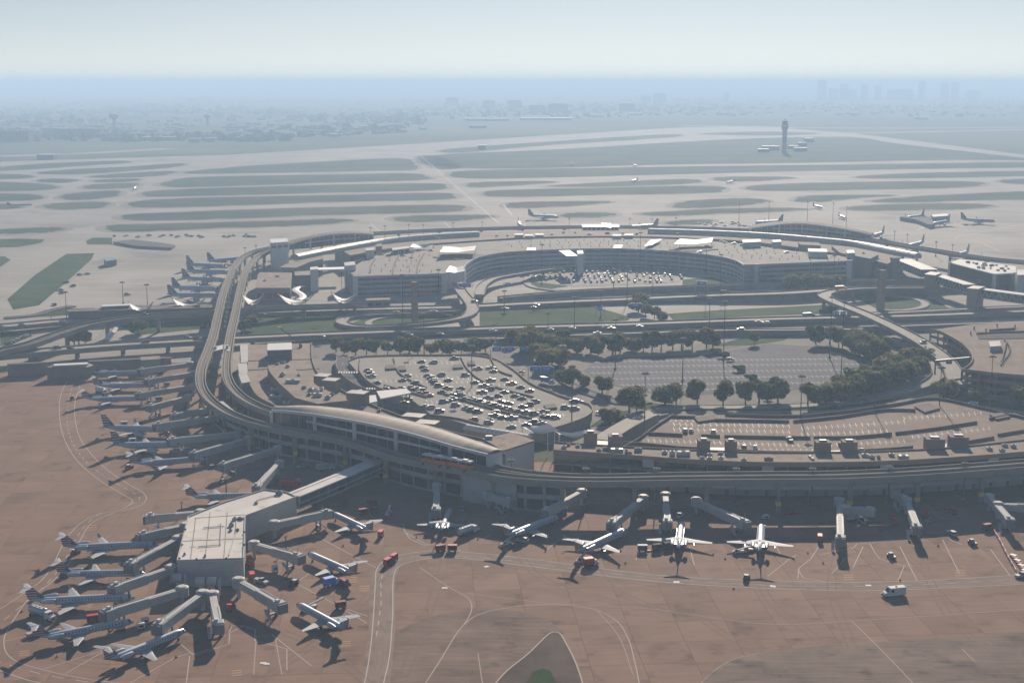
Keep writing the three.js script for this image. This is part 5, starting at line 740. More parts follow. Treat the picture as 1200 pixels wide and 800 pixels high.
park('crj', CRJ, rj, [176, 436], [107, 437.5], 'silver T tailed jet at the topmost boarding bridge by the pump house', G1);
park('crj', CRJ, rj, [182, 451], [114, 452], 'silver T tailed jet between the topmost jet and the one beside a tank truck', G1);
park('crj', CRJ, rj, [173, 466.5], [101, 468], 'silver T tailed jet beside a tank truck below the train curve', G1);
park('e175', E175, 'winglet_jet', [195.5, 503], [122, 502], 'jet with engines under its wings, farther from the satellite concourse', 'jets with underwing engines', 3);
park('e175', E175, 'winglet_jet', [213, 521], [135, 522.5], 'jet with engines under its wings, nearer the satellite concourse', 'jets with underwing engines', 3);
park('crj', CRJ, rj, [244, 537], [154, 544], 'silver T tailed jet pulled away from the bridges over a tug at its tail', G1);
park('erj', ERJ, 'slim_jet', [306, 579], [236, 581], 'slim jet half hidden behind the satellite concourse roof', 'slim regional jets');
park('crj', CRJ, rj, [186, 637], [96, 641.5], 'silver T tailed jet with red tug at its tail, beside the satellite concourse', G1);
park('erj', ERJ, 'slim_jet', [170.5, 670], [78, 671.5], 'slim jet parallel to the concourse between two T tailed jets', 'slim regional jets');
park('crj', CRJ, rj, [158, 699], [38, 705], 'silver T tailed jet beside the long grey tank truck by the lane bend', G1);
park('erj', ERJ, 'slim_jet', [156.5, 726], [58, 745], 'slim jet with a white pickup parked under its tail', 'slim regional jets');
park('erj', ERJ, 'slim_jet', [217.5, 736.5], [150, 764], 'slim jet turned out from the concourse corner with two small generators ahead', 'slim regional jets');
park('erj', ERJ, 'slim_jet', [388, 600], [422, 616], 'slim jet at the truss sided bridge nearest the corridor', 'slim regional jets');
park('erj', ERJ, 'slim_jet', [360, 647], [414, 671], 'slim jet with blue loader and carts beside its wing', 'slim regional jets');
park('erj', ERJ, 'slim_jet', [347, 706], [384, 726], 'slim jet at the outermost bridge of the concourse, tail toward the stand road', 'slim regional jets');
park('erj', ERJ, 'slim_jet', [528, 595], [517.5, 619], 'slim jet next to a tank truck in the shade of the station', 'slim regional jets');
park('crj', CRJ, rj, [655, 604], [598, 627], 'silver T tailed jet with white van and belt loader under its tail', G1);
park('crj', CRJ, rj, [735, 620], [683, 644], 'silver T tailed jet with belt loader and red truck behind its wing', G1);
park('crj', CRJ, rj, [799, 611], [795.5, 640], 'silver T tailed jet pointing straight at the terminal beside dark baggage carts', G1);
park('crj', CRJ, rj, [892.5, 614], [890.5, 642], 'silver T tailed jet pointing straight at the terminal, farthest from the station', G1);
// far aircraft
const far = 'airliner', G2 = 'airliners round the far terminal';
park('jet', JET, far, [655, 254], [617, 252.5], 'large airliner seen side on, rolling behind the far terminal', G2, 3.9);
park('jet', JET, far, [610, 264.5], [607, 260.3], 'white airliner facing the apron just behind the guideway ring', G2, 3.9);
park('jet', JET, far, [737, 266], [754, 265], 'airliner behind the bright halt with only its tail in sight', G2, 3.9);
park('jet', JET, far, [885, 261], [922, 259], 'large airliner docked behind the right far station', G2, 3.9);
park('crj', CRJ, rj, [964, 243], [951, 240], 'small jet taxiing on the far taxiway, leading one of two', G2);
park('crj', CRJ, rj, [991, 255], [978, 250], 'small jet taxiing on the far taxiway, following one of two', G2);
for (const [n, t, l] of [[[1020, 277], [1037, 273], 'airliner tail rising behind the guideway next to the right far station'], [[1066, 288], [1082, 284], 'airliner tail rising behind the guideway near the middle of the right arm'], [[1118, 300], [1133, 296], 'airliner tail rising behind the guideway close to the glass building']]) park('jet', JET, far, n, t, l, G2, 3.9);
for (const [n, t, l] of [[[266, 312], [229, 310.5], 'airliner with striped tail docked left of the guideway, farthest of the row'], [[270, 319], [234, 318], 'airliner with striped tail docked left of the guideway, second of the row'], [[266, 328], [236, 327], 'airliner with striped tail docked left of the guideway, middle of the row'], [[258, 338.5], [215, 337.5], 'airliner with striped tail docked left of the guideway, second nearest the crescent canopies'], [[258, 346], [212, 346], 'airliner docked left of the guideway, nearest the crescent canopies'], [[288, 302], [267, 304], 'airliner with striped tail behind the bend of the guideway']]) park('jet', JET, far, n, t, l, G2, 3.9);
for (const [n, t, l] of [[[1167, 259], [1128, 257], 'airliner parked at the remote stand beyond the right apron'], [[1094, 262], [1124, 257.5], 'dark airliner parked nose to nose at the remote stand'], [[1063, 255], [1079, 253], 'small looking airliner at the edge of the remote stand']]) park('jet', JET, far, n, t, l, G2, 3.9);
for (const [n, t, l] of [[[156, 221], [161, 218], 'white jet rolling on the taxiway crossing at the left airfield'], [[38, 239.5], [24, 240], 'distant jet holding at the left edge of the airfield'], [[851, 213.5], [867, 211.5], 'distant white jet lined up on the middle taxiway'], [[746, 194], [740, 192.5], 'tiny bright jet rolling out on the long runway'], [[672, 192], [667, 190], 'tiny jet rolling on the long runway beyond the grass strips'], [[740, 212], [748, 210.5], 'tiny white jet on the parallel taxiway']]) park('crj', CRJ, rj, n, t, l, 'distant jets on the airfield');
// ---------------------------------------------------------------- boarding bridges
function jetBridge(a, b, label, opt = {}) {
  const g = thing('boarding_bridge', label, 'boarding bridge', 'boarding bridges'), A = P(a[0], a[1], 6.2), B = P(b[0], b[1], 5.9), d = B.clone().sub(A).setY(0), L = d.length(), t = d.clone().normalize(), ry = Math.atan2(-t.z, t.x), at = (s) => V(A.x + t.x * s, 0, A.z + t.z * s);
  const put = (n, geo, m, s, y = 0) => { const q = at(s); return part(g, n, geo, m, q.x, y, q.z, ry); };
  put('rotunda', cyl(2, 2, 3, 12, 0, 3.3), M.bridgeGrey, 0); put('rotunda_roof', cyl(1.4, 2.1, .4, 12, 0, 6.3), M.roofPale, 0); put('column', cyl(.55, .7, 3.3, 10), M.galvanised, 0);
  const inner = put('tunnel', chamfered(L * .56, 2.5, 2.3, .1), M.bridgeGrey, L * .3, 3.5); inner.rotation.z = 0;
  const outer = put('tunnel', chamfered(L * .5, 2.85, 2.7, .1), M.bridgeGrey, L * .72, 3.25);
  for (const z of [-.9, .9]) part(outer, 'cable_tray', box(L * .46, .18, .18, 0, 2.95, z), M.galvanised);
  part(inner, 'roof_seam', box(L * .54, .12, .4, 0, 2.52, 0), M.roofPale);
  const cab = put('cab', chamfered(3.4, 3.2, 3.6, .25), M.bridgeGrey, L, 3.1); part(cab, 'cab_window', box(.2, 1.3, 2.6, 1.65, 2, 0), M.glass); part(cab, 'roof_unit', chamfered(1.3, .7, 1.2, .1), M.white, -.3, 3.2, .5); part(cab, 'antenna', cyl(.08, .1, 2, 5), M.galvanised, -1, 3.2, -1.2);
  put('canopy_bellows', box(1.2, 3, 3.2, 0, 1.5, 0), M.bridgeDark, L + 1.9, 3);
  const fr = put('drive_frame', merged([box(.5, 3.4, .5, 0, 1.7, 1.5), box(.5, 3.4, .5, 0, 1.7, -1.5), box(.6, .5, 3.4, 0, 1, 0)]), M.galvanised, L * .84); for (const z of [-1.1, 1.1]) part(fr, 'wheel', cyl(.55, .55, .5, 10).rotateX(Math.PI / 2), M.rubber, 0, .55, z - .0);
  put('service_stair', merged([box(4, .2, 1, 0, 0, 0).rotateZ(-.7).translate(-1.6, 1.6, 2.5), box(.1, 2, .1, -3, 1, 2.5)]), M.galvanised, L - 1.4);
  const gl = P(a[0], a[1], 6.2); g.position.set(0, 0, 0); void gl;
  return rebase(g);
}
[[[222, 424.5], [166, 432.5], 'grey boarding bridge to the topmost jet by the pump house'], [[227, 435], [174, 444.5], 'grey boarding bridge to the second jet below the train curve'], [[226, 450], [164, 460.5], 'grey boarding bridge to the jet beside the tank truck below the train curve'], [[220, 463], [177, 475], 'empty grey boarding bridge just past the tank truck jet'], [[243, 477], [205, 485], 'short grey bridge tucked under the tightest bend of the guideway'], [[257, 486], [185, 496.5], 'grey bridge serving the first underwing engine jet'], [[279, 505], [202, 514], 'grey bridge serving the second underwing engine jet'], [[291, 512], [228, 530], 'grey bridge reaching over to the jet with a tug'], [[325, 523], [262, 543], 'idle grey bridge next to the jet with a tug'], [[327, 540], [301, 569], 'white topped bridge leading to the jet behind the concourse roof'],
  [[234, 598], [175, 604], 'bridge at the concourse shoulder with no jet'], [[217, 613.5], [168, 625], 'bridge at the upper concourse side above the tugged jet'], [[208, 629], [154, 659], 'long bridge to the jet with red tug'], [[200, 663], [136, 686], 'long bridge to the slim jet parallel to the concourse'], [[213, 688], [127, 715], 'longest bridge, to the jet beside the long tank truck'], [[237, 693], [187, 730], 'bridge from the concourse end toward the slim turned out jet'], [[248.5, 694], [255, 729], 'idle bridge pointing straight out from the concourse end'], [[279, 678], [327, 706], 'bridge to the outermost concourse jet'], [[297, 635], [348, 650], 'bridge to the slim jet with blue loader'], [[321, 611], [382, 599], 'truss sided bridge nearest the corridor'],
  [[512, 567], [511, 596], 'shaded bridge below the station end'], [[682, 574], [641, 597], 'bridge to the jet with white van'], [[572, 577], [597, 585], 'dark low bridge beneath the blank white wall'], [[754, 581], [718, 611], 'bridge to the jet with red truck'], [[780, 578], [782.5, 610], 'bridge beside the straight parked jet and its carts'], [[816, 584], [872, 610], 'bridge angled across to the last straight parked jet'], [[984, 584], [985.5, 629], 'idle bridge with pale top next to the white container'], [[991, 593], [1020, 596], 'short side bridge branching to the white container'], [[1063, 584], [1075, 616], 'idle bridge with white cab between red carts'], [[1160, 580], [1184, 608], 'idle bridge by the red and white barriers'], [[1170, 589], [1215, 592], 'side bridge behind the barriers at the terminal'], [[1050, 575], [1062, 583], 'fixed link of the white cab bridge at the terminal face']].forEach(([a, b, l]) => jetBridge(a, b, l));
for (const [x, y] of [[208, 674], [235, 678], [248, 678]]) { const g = thing('bridge_rotunda', 'drum shaped bridge head on the concourse end wall', 'bridge head', 'bridge heads on the concourse end'), p = P(x, y, 5.5); part(g, 'drum', cyl(1.5, 1.5, 3, 14).rotateZ(Math.PI / 2).translate(1.5, 4.6, 0), M.bridgeGrey); part(g, 'post', box(1.4, 3.4, 1.4, 0, 1.7, 0), M.offWhite); part(g, 'side_frame', box(.7, 5.8, 1.2, 2.4, 2.9, 0), M.offWhite); g.position.set(p.x, 0, p.z); }
// ---------------------------------------------------------------- road vehicles
const sideShape = (pts, w, bevel = .12) => new THREE.ExtrudeGeometry(new THREE.Shape(pts.map(([x, y]) => new THREE.Vector2(x, y))), { depth: w - 2 * bevel, bevelEnabled: true, bevelSize: bevel, bevelThickness: bevel, bevelSegments: 1 }).translate(0, 0, -(w / 2 - bevel));
const WHEEL = cyl(.33, .33, .24, 10).rotateX(Math.PI / 2), TWHEEL = cyl(.5, .5, .35, 10).rotateX(Math.PI / 2);
const CARGEO = {
  sedan: { body: sideShape([[-2.2, .35], [2.2, .35], [2.25, .7], [1.2, .92], [-1.5, .98], [-2.2, .9]], 1.8), glass: sideShape([[-1.55, .95], [1.05, .9], [.35, 1.38], [-.95, 1.4]], 1.6, .08), roof: box(1.3, .06, 1.35, -.3, 1.5, 0) },
  suv: { body: sideShape([[-2.35, .4], [2.3, .4], [2.35, .9], [1.3, 1.1], [-2.3, 1.15]], 1.9), glass: sideShape([[-2.15, 1.12], [1.2, 1.08], [.55, 1.66], [-1.9, 1.7]], 1.7, .08), roof: box(2.3, .07, 1.5, -.7, 1.8, 0) },
  pickup: { body: sideShape([[-2.8, .45], [2.7, .45], [2.75, .95], [1.6, 1.12], [-2.8, 1.1]], 1.95), glass: sideShape([[-.6, 1.1], [1.5, 1.08], [.9, 1.7], [-.4, 1.72]], 1.7, .08), roof: box(1.2, .07, 1.5, .25, 1.82, 0) },
};
const carPaint = [plain(.27, .27, .265, .55), plain(.17, .175, .185, .6), plain(.1, .105, .11, .6), plain(.03, .031, .034, .5), plain(.045, .06, .11, .5), plain(.22, .03, .03, .35), plain(.3, .28, .24, .35, .3)], carName = ['white', 'silver', 'grey', 'black', 'navy', 'red', 'beige'];
const carBase = {};
function car(kind, c, pos, turn, place, group, parts = true) {
  const key = kind + c + parts, label = carName[c] + ' ' + (kind === 'suv' ? 'sport utility car' : kind === 'pickup' ? 'pickup truck' : 'saloon car') + ' ' + place;
  if (!carBase[key]) {
    const g = thing('car', label, 'car', group); g.userData.base = 'car'; const q = CARGEO[kind];
    part(g, 'body', q.body, carPaint[c]); part(g, 'windows', q.glass, M.glass); part(g, 'roof', q.roof, carPaint[c]);
    if (parts) for (const [x, z] of [[-1.4, .85], [-1.4, -.85], [1.4, .85], [1.4, -.85]]) part(g, 'wheel', WHEEL, M.rubber, x, .33, z);
    carBase[key] = g; g.position.copy(pos); g.rotation.y = turn; return g;
  }
  return copyOf(carBase[key], pos, turn, label, group);
}
const kinds = ['sedan', 'sedan', 'suv', 'suv', 'pickup'], cols = [0, 0, 1, 1, 1, 2, 2, 2, 3, 3, 3, 4, 4, 5, 6];
// crowded car park by the station (surveyed on the photograph)
const lotCars = '125,215 135,230 140,243 165,275 285,262 375,175 432,178 530,160 385,200 392,214 405,240 420,252 430,264 468,237 442,273 457,287 500,262 497,300 582,238 640,208 700,205 712,220 765,258 798,278 668,288 698,303 625,272 840,295 882,312 765,318 815,335 845,348 690,345 910,362 562,332 545,322 605,345 627,355 655,362 480,362 502,357 522,351 535,378 330,298 352,304 376,310 392,325 412,333 362,322 390,385 418,391 460,407 312,352 298,368 685,372 713,380 740,386 770,392 797,402 830,407 850,385 870,413 905,419 950,410 952,430 1003,436 590,393 612,401 640,409 722,415 717,428 755,437 800,439 690,448 690,462 797,481 868,472 900,458 940,465 620,448 1050,390 1095,396 1090,362 972,434 785,370 205,302 280,298 345,275 310,240 660,318 735,335 470,318 520,330 580,352 745,362 880,376 560,300 700,262'.split(' ').map((s) => s.split(',').map(Number));
for (const [x, y] of lotCars) car(pick(kinds), pick(cols), P(400 + x / 4, 380 + y / 4 + .8, LH).setY(LH + .02), (rnd() > .5 ? Math.PI : 0) + rr(-.07, .12), 'parked in the crowded car park behind the arched station', 'cars in the station car park');
for (const [x, y, c, k] of [[803, 506, 0, 'suv'], [810, 506, 1, 'sedan'], [836, 507.5, 0, 'suv'], [925.5, 516.5, 0, 'pickup'], [872, 525.5, 2, 'suv'], [885, 525.5, 0, 'sedan'], [986, 523, 2, 'suv'], [1010, 529, 1, 'sedan']]) car(k, c, P(x, y, TH).setY(TH + .02), Math.PI / 2 + rr(-.1, .1), 'alone on the brown terrace car park', 'cars on the terrace');
for (const [x, y, c, k] of [[856, 422, 2, 'suv'], [740, 410, 0, 'pickup'], [1000, 413, 0, 'sedan'], [1080, 426, 0, 'sedan'], [1015, 472, 1, 'sedan'], [1063, 414, 0, 'sedan'], [610, 437, 2, 'sedan'], [678, 472, 3, 'suv'], [703, 484, 3, 'sedan'], [1146, 467, 3, 'sedan'], [980, 478, 3, 'suv'], [900, 468, 0, 'sedan']]) car(k, c, P(x, y, .2).setY(.15), rr(-.3, .3), 'on the roads round the tree belt', 'cars on the inner roads');
for (let k = 0; k < 11; k++) car(pick(kinds), pick([0, 0, 1, 0, 2]), P(9 + k * 2.4, 403 - k * 1.05, 0).setY(-.42), .9, 'in the short staff row beneath the dark ramp', 'cars in the staff row');
// traffic on the parkway
for (const [road, h, side, list] of [['lower', 6, 'lower parkway', [[67, 408.5], [82, 409], [170, 401.5], [220, 396], [232, 397], [377, 390.5], [516, 386.5], [645, 381], [671, 379.5], [710, 378.5], [717, 380], [750, 377.5], [890, 372.5], [898, 373.5], [480, 387.5], [578, 383]]], ['upper', 5, 'upper parkway', [[25, 380], [74, 376], [115, 372.5], [0, 382], [307, 364], [377, 361.5], [399, 361], [464, 361], [508, 360.5], [592, 357.5], [625, 356], [629, 353.5], [540, 358], [1131, 335], [1044, 337]]], ['thin', 3, 'narrow service road', [[868, 386.8], [700, 391.5]]]]) for (const [x, y] of list) { const p = P(x, y, h), path = ROAD[road].path; let b = 0; path.forEach((q, i) => { if (q.distanceTo(p) < path[b].distanceTo(p)) b = i; }); const i = Math.max(1, b), d = path[i].clone().sub(path[i - 1]); car(pick(['suv', 'pickup', 'suv', 'sedan']), pick([2, 3, 3, 0, 4, 1]), V(p.x, path[b].y + .08, p.z), Math.atan2(-d.z, d.x) + (rnd() > .5 ? Math.PI : 0), 'driving on the ' + side, 'traffic on the parkway'); }
for (const [x, y, h, c, l] of [[556, 354, 9, 3, 'on the hook shaped ramp'], [1082, 402, 8, 0, 'on the flyover by the tan garage'], [170, 369.5, 11, 3, 'on the dark ramp by the crescent canopies'], [541, 334, 9, 3, 'entering the far garage']]) car('suv', c, P(x, y, h).setY(h + .08), rr(-.6, .6), l, 'cars on ramps');
// far ring car park
{
  let n = 0; for (let r = 0; r < 8; r++) for (let x = 634; x < 800; x += 6.4) { const y = 314.5 + r * 2.25 + rr(-.3, .3), xx = x + r * 1.1 + rr(-1.2, 1.2); const e = Math.pow((xx - 715) / 88, 2) + Math.pow((y - 323) / 10.5, 2); if (e > 1 || rnd() < .36 || (y > 329 && xx < 660)) continue; car(pick(['sedan', 'suv']), pick([0, 1, 1, 1, 2, 3, 4, 2]), P(xx, y).setY(-.22), Math.PI / 2 + rr(-.2, .2), 'in the oval car park inside the far garage', 'cars in the oval car park', false); n++; }
  for (const [x, y] of [[820, 296], [430, 300], [447, 298.5], [455, 300], [462, 296], [472, 300], [483, 296], [490, 294], [846, 283], [850, 284.5], [870, 288], [860, 286], [922, 296], [520, 292], [505, 294]]) car(pick(['sedan', 'suv']), pick([2, 3, 3, 1, 0]), P(x, y, 15).setY(15.02), rr(-.5, .5), 'on the top deck of the far garage', 'cars on the far garage deck', false);
  for (let k = 0; k < 9; k++) car('suv', pick([2, 3, 1]), P(621 + k * 2, 328 - k * .9 + rr(-.2, .2) + (k > 5 ? 4 : 0), 0).setY(-.2), .8, 'at the rim of the oval car park', 'cars at the oval car park rim', false);
  for (const [x, y] of [[72, 343], [70, 340], [85, 335], [77, 331], [149, 345], [63, 357], [102, 321], [93, 322]]) car(pick(['suv', 'pickup']), pick([0, 2, 3]), P(x, y).setY(-.44), rr(-1, 1), 'at the edge of the left far apron', 'vehicles on the far apron', false);
}
// ---------------------------------------------------------------- apron vehicles
const wheels = (g, list, geo = TWHEEL, r = .5) => { for (const [x, z] of list) part(g, 'wheel', geo, M.rubber, x, r, z); };
const aim = (g, x, y, hx, hy) => { const a = P(x, y), b = P(hx, hy); g.position.copy(a); g.rotation.y = Math.atan2(-(b.z - a.z), b.x - a.x); return g; };
function tanker(label, x, y, hx, hy) {
  const g = thing('tank_truck', label, 'tank truck', 'tank trucks');
  part(g, 'tank', tube([[-5.4, .1, 2.2], [-5.3, 1.15, 2.2], [-5, 1.3, 2.2], [1.6, 1.3, 2.2], [1.9, 1.15, 2.2], [2, .1, 2.2]], 14), M.tank); part(g, 'cab', sideShape([[2.3, .6], [5, .6], [5.1, 1.5], [4.2, 1.7], [3.7, 2.7], [2.3, 2.7]], 2.4), M.white); part(g, 'windscreen', box(.12, .8, 2, 4.05, 2.15, 0), M.glass); part(g, 'chassis', box(10.4, .4, 1.2, 0, .85, 0), M.darkSteel);
  for (let k = 0; k < 4; k++) part(g, 'hatch', cyl(.35, .35, .25, 8), M.white, -4 + k * 1.7, 3.45, 0); part(g, 'catwalk', box(6.6, .08, .7, -1.7, 3.5, .55), M.galvanised);
  wheels(g, [[-4.2, 1], [-4.2, -1], [-2.9, 1], [-2.9, -1], [3.9, 1], [3.9, -1]]); aim(g, x, y, hx, hy);
}
tanker('long grey tank truck beside the T tailed jet at the lane bend', 49, 724, 68, 730); tanker('grey tank truck beside the slim jet in the station shade', 549, 626, 565, 620); tanker('small looking grey tank truck between two jets below the train curve', 119, 461.5, 130, 465);
function cart(label, x, y, hx, hy, m = M.red, n = 1, group = 'red baggage carts') { // covered baggage cart, or a train of them
  for (let k = 0; k < n; k++) {
    const g = thing('baggage_cart', label, 'baggage cart', group);
    part(g, 'bed', chamfered(3.4, .4, 1.7, .08), M.redDark, 0, .55, 0); part(g, 'roof', chamfered(3.5, .3, 1.8, .1), m, 0, 2.2, 0); part(g, 'end_panel', box(.1, 1.4, 1.6, 1.65, 1.5, 0), m); part(g, 'end_panel', box(.1, 1.4, 1.6, -1.65, 1.5, 0), m); part(g, 'curtain', box(3.2, 1.3, .06, 0, 1.5, -.8), M.redDark); part(g, 'load', chamfered(2.6, 1, 1.2, .15), M.dark, 0, .95, 0); part(g, 'tow_bar', box(1.2, .12, .12, 2.2, .5, 0), M.darkSteel);
    wheels(g, [[-1.1, .7], [-1.1, -.7], [1.1, .7], [1.1, -.7]], WHEEL, .33); const a = P(x, y), b = P(hx, hy), d = b.clone().sub(a).normalize(); aim(g, x, y, hx, hy); g.position.addScaledVector(d, k * 4.6);
  }
}
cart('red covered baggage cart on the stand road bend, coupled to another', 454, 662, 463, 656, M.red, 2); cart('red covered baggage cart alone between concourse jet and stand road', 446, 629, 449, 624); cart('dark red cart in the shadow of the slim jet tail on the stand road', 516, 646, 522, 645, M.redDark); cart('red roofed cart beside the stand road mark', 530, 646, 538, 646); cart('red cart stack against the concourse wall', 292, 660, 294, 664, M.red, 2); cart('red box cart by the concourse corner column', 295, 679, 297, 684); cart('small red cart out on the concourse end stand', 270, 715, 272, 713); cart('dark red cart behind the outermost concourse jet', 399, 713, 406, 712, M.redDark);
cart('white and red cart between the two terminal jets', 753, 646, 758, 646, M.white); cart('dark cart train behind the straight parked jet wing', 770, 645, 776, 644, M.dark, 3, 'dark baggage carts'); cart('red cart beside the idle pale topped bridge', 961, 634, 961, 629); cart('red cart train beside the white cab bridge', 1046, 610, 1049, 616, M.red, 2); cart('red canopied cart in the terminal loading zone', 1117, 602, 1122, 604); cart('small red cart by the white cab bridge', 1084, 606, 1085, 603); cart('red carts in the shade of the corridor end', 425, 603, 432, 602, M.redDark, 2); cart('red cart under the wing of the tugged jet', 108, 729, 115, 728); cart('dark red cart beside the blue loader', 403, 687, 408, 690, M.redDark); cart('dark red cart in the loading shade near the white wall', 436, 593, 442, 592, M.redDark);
cart('red cart standing in the terminal shade behind the last jet', 924, 603, 929, 603); cart('red cart at the foot of the small low bridge', 985, 616, 988, 618); cart('dark cart at the barrier line', 1157, 621, 1163, 620, M.redDark);
function tug(label, x, y, hx, hy, m, name = 'tow_tractor') { const g = thing(name, label, 'tractor', 'tow tractors'); part(g, 'body', sideShape([[-1.7, .4], [1.8, .4], [1.8, 1], [.4, 1.1], [-1.7, 1.05]], 1.7), m); part(g, 'cab', sideShape([[-1.2, 1.1], [.3, 1.1], [.1, 1.8], [-1.1, 1.8]], 1.4, .06), M.glass); part(g, 'roof', box(1.5, .1, 1.5, -.5, 1.92, 0), M.white); wheels(g, [[-1.1, .8], [-1.1, -.8], [1.1, .8], [1.1, -.8]], WHEEL, .33); aim(g, x, y, hx, hy); }
tug('dark tug on the open road behind the last straight parked jet', 875, 679, 878, 674, M.dark); tug('red pushback tractor at the tail of the concourse side jet', 88, 649, 97, 645, M.redDark); tug('dark pushback tractor at the tail of the slim parallel jet', 75, 676, 82, 674, M.darkSteel); tug('dark red tug under the tail of the jet pulled away from bridges', 151, 549, 158, 547, M.redDark); tug('dark tug beside the white box on the idle stand', 1045, 654, 1050, 657, M.darkSteel); tug('dark tug with long tow bar near the white van in shade', 1140, 638, 1146, 641, M.darkSteel); tug('dark tug by the slim jet with blue loader', 344, 686, 340, 688, M.dark); tug('grey tug in front of the second straight parked jet', 876, 646, 882, 646, M.galvanised); tug('white tug under the nose of the straight parked jet with carts', 797, 606, 800, 604, M.white); tug('grey tug near the idle bridge and its lamp', 260, 566, 263, 563, M.darkSteel); tug('dark tug ahead of the low white cart under the last bridge', 1011, 612, 1016, 613, M.dark);
function belt(label, x, y, hx, hy) { const g = thing('belt_loader', label, 'belt loader', 'belt loaders'); part(g, 'chassis', chamfered(4.6, .7, 1.8, .1), M.white, -.6, .4, 0); part(g, 'belt', box(8.2, .25, .9, 0, 0, 0).rotateZ(.2).translate(.6, 1.7, 0), M.paint); part(g, 'side_rail', box(8.2, .2, .12, 0, 0, .5).rotateZ(.2).translate(.6, 1.9, 0), M.galvanised); part(g, 'seat', box(.6, .9, .6, -2.2, 1.4, .6), M.dark); wheels(g, [[-2, .8], [-2, -.8], [.8, .8], [.8, -.8]], WHEEL, .33); aim(g, x, y, hx, hy); }
belt('pale belt loader slanting to the jet with red truck', 681, 658, 692, 650); belt('pale belt loader under the tail of the jet with white van', 594, 638, 606, 633); belt('white belt loader beside the last straight parked jet', 869, 648, 880, 647); belt('yellowish belt loader in the shade near the concourse corridor', 455, 603, 461, 590); belt('white belt loader beneath the wing of the outermost concourse jet', 365, 713, 372, 711);
function truck(label, x, y, hx, hy, body, cab, L = 7, name = 'box_truck', cat = 'truck') { const g = thing(name, label, cat, undefined); part(g, 'cargo_box', chamfered(L * .66, 2.3, 2.4, .12), body, -L * .14, .8, 0); part(g, 'cab', sideShape([[L * .2, .55], [L * .5, .55], [L * .5, 1.3], [L * .42, 1.5], [L * .34, 2.2], [L * .2, 2.2]], 2.2), cab); part(g, 'windscreen', box(.12, .65, 1.8, L * .395, 1.85, 0), M.glass); part(g, 'chassis', box(L * .95, .3, 1.2, 0, .65, 0), M.darkSteel); wheels(g, [[-L * .3, 1], [-L * .3, -1], [L * .33, 1], [L * .33, -1]], cyl(.42, .42, .3, 10).rotateX(Math.PI / 2), .42); aim(g, x, y, hx, hy); return g; }
truck('red catering truck behind the jet with belt loader', 692, 663, 699, 662, M.red, M.white, 5.5); truck('big red service truck by the corridor at the concourse shoulder', 341, 571, 352, 572, M.red, M.red, 9); truck('blue loader truck under the wing of the slim concourse jet', 388, 686, 396, 684, M.blueSign, M.white, 6); truck('white box truck in the shade beneath the station', 381, 551, 388, 550, M.offWhite, M.white, 8); truck('white container truck by the short side bridge', 997, 610, 1002, 609, M.white, M.offWhite, 5); truck('blue and white bus like truck by the blue gantry sign', 641, 449, 652, 452, M.blueSign, M.white, 11).position.y = .1;
{ const p = truck('tan box truck driving on the upper parkway', 850, 345, 860, 344.5, M.tan, M.tan, 8); p.position.copy(P(850, 344.6, 5)).setY(5.1); const q = truck('orange bus on the flyover start above the lawn', 984, 338, 995, 337.5, M.orange, M.white, 11, 'bus', 'bus'); q.position.copy(P(986, 339.5, 8.3)).setY(8.4); const d = truck('dark truck driving on the lower parkway by the right flyover', 948, 371, 960, 370.6, M.darkSteel, M.dark, 9); d.position.copy(P(948, 371.8, 6)).setY(6.1); }
{ // step van on the open apron
  const g = thing('delivery_van', 'white step van driving alone on the open brown apron', 'van'); part(g, 'body', sideShape([[-3.9, .5], [2.2, .5], [2.3, 1.6], [1.5, 2.9], [-3.9, 2.9]], 2.4, .12), M.white); part(g, 'hood', sideShape([[2.2, .5], [3.6, .5], [3.6, 1.2], [3.2, 1.45], [2.2, 1.6]], 2.2, .1), M.white); part(g, 'windscreen', box(.1, 1.05, 2, 0, 0, 0).rotateZ(.55).translate(2.05, 2.2, 0), M.glass); for (const z of [-1, 1]) part(g, 'side_window', box(1, .8, .08, .9, 2.1, z * 1.2), M.glass); part(g, 'bumper', box(.25, .35, 2.3, 3.72, .65, 0), M.darkSteel); for (const z of [-.8, .8]) part(g, 'headlight', box(.1, .25, .35, 3.72, 1.05, z), M.lamp); part(g, 'roof_vent', box(.5, .2, .5, -1, 3.1, 0), M.dark); wheels(g, [[-2.3, 1.05], [-2.3, -1.05], [2.6, 1.05], [2.6, -1.05]], cyl(.42, .42, .3, 12).rotateX(Math.PI / 2), .42); aim(g, 1047, 698, 1033, 699.5);
}
for (const [x, y, c, k, hx, hy, l] of [[612, 635, 0, 'suv', 618, 634, 'under the tail of the jet with white van'], [306, 683, 0, 'pickup', 312, 685, 'by the red box cart at the concourse corner'], [42, 744, 0, 'pickup', 50, 742, 'under the slim jet tail at the lane bend'], [586, 596, 0, 'sedan', 592, 597, 'in the station shade by the low bridge'], [590, 598.5, 1, 'sedan', 596, 599, 'in the station shade by the low bridge'], [541, 598, 1, 'suv', 542, 592, 'in the station shade next to the slim jet'], [354, 548, 0, 'sedan', 360, 549, 'parked below the station front'], [1116, 627, 0, 'suv', 1115, 622, 'in the terminal shade on the idle stand'], [1090, 612, 1, 'sedan', 1096, 613, 'beside the white cab bridge'], [1198, 676, 0, 'suv', 1206, 677, 'at the outer end of the barriers'], [205, 530, 0, 'suv', 210, 530, 'between underwing jet and bridge'], [218, 529, 1, 'sedan', 223, 529, 'between underwing jet and bridge']]) { const a = P(x, y), b = P(hx, hy); car(k, c, a, Math.atan2(-(b.z - a.z), b.x - a.x), l, 'cars on the apron'); }
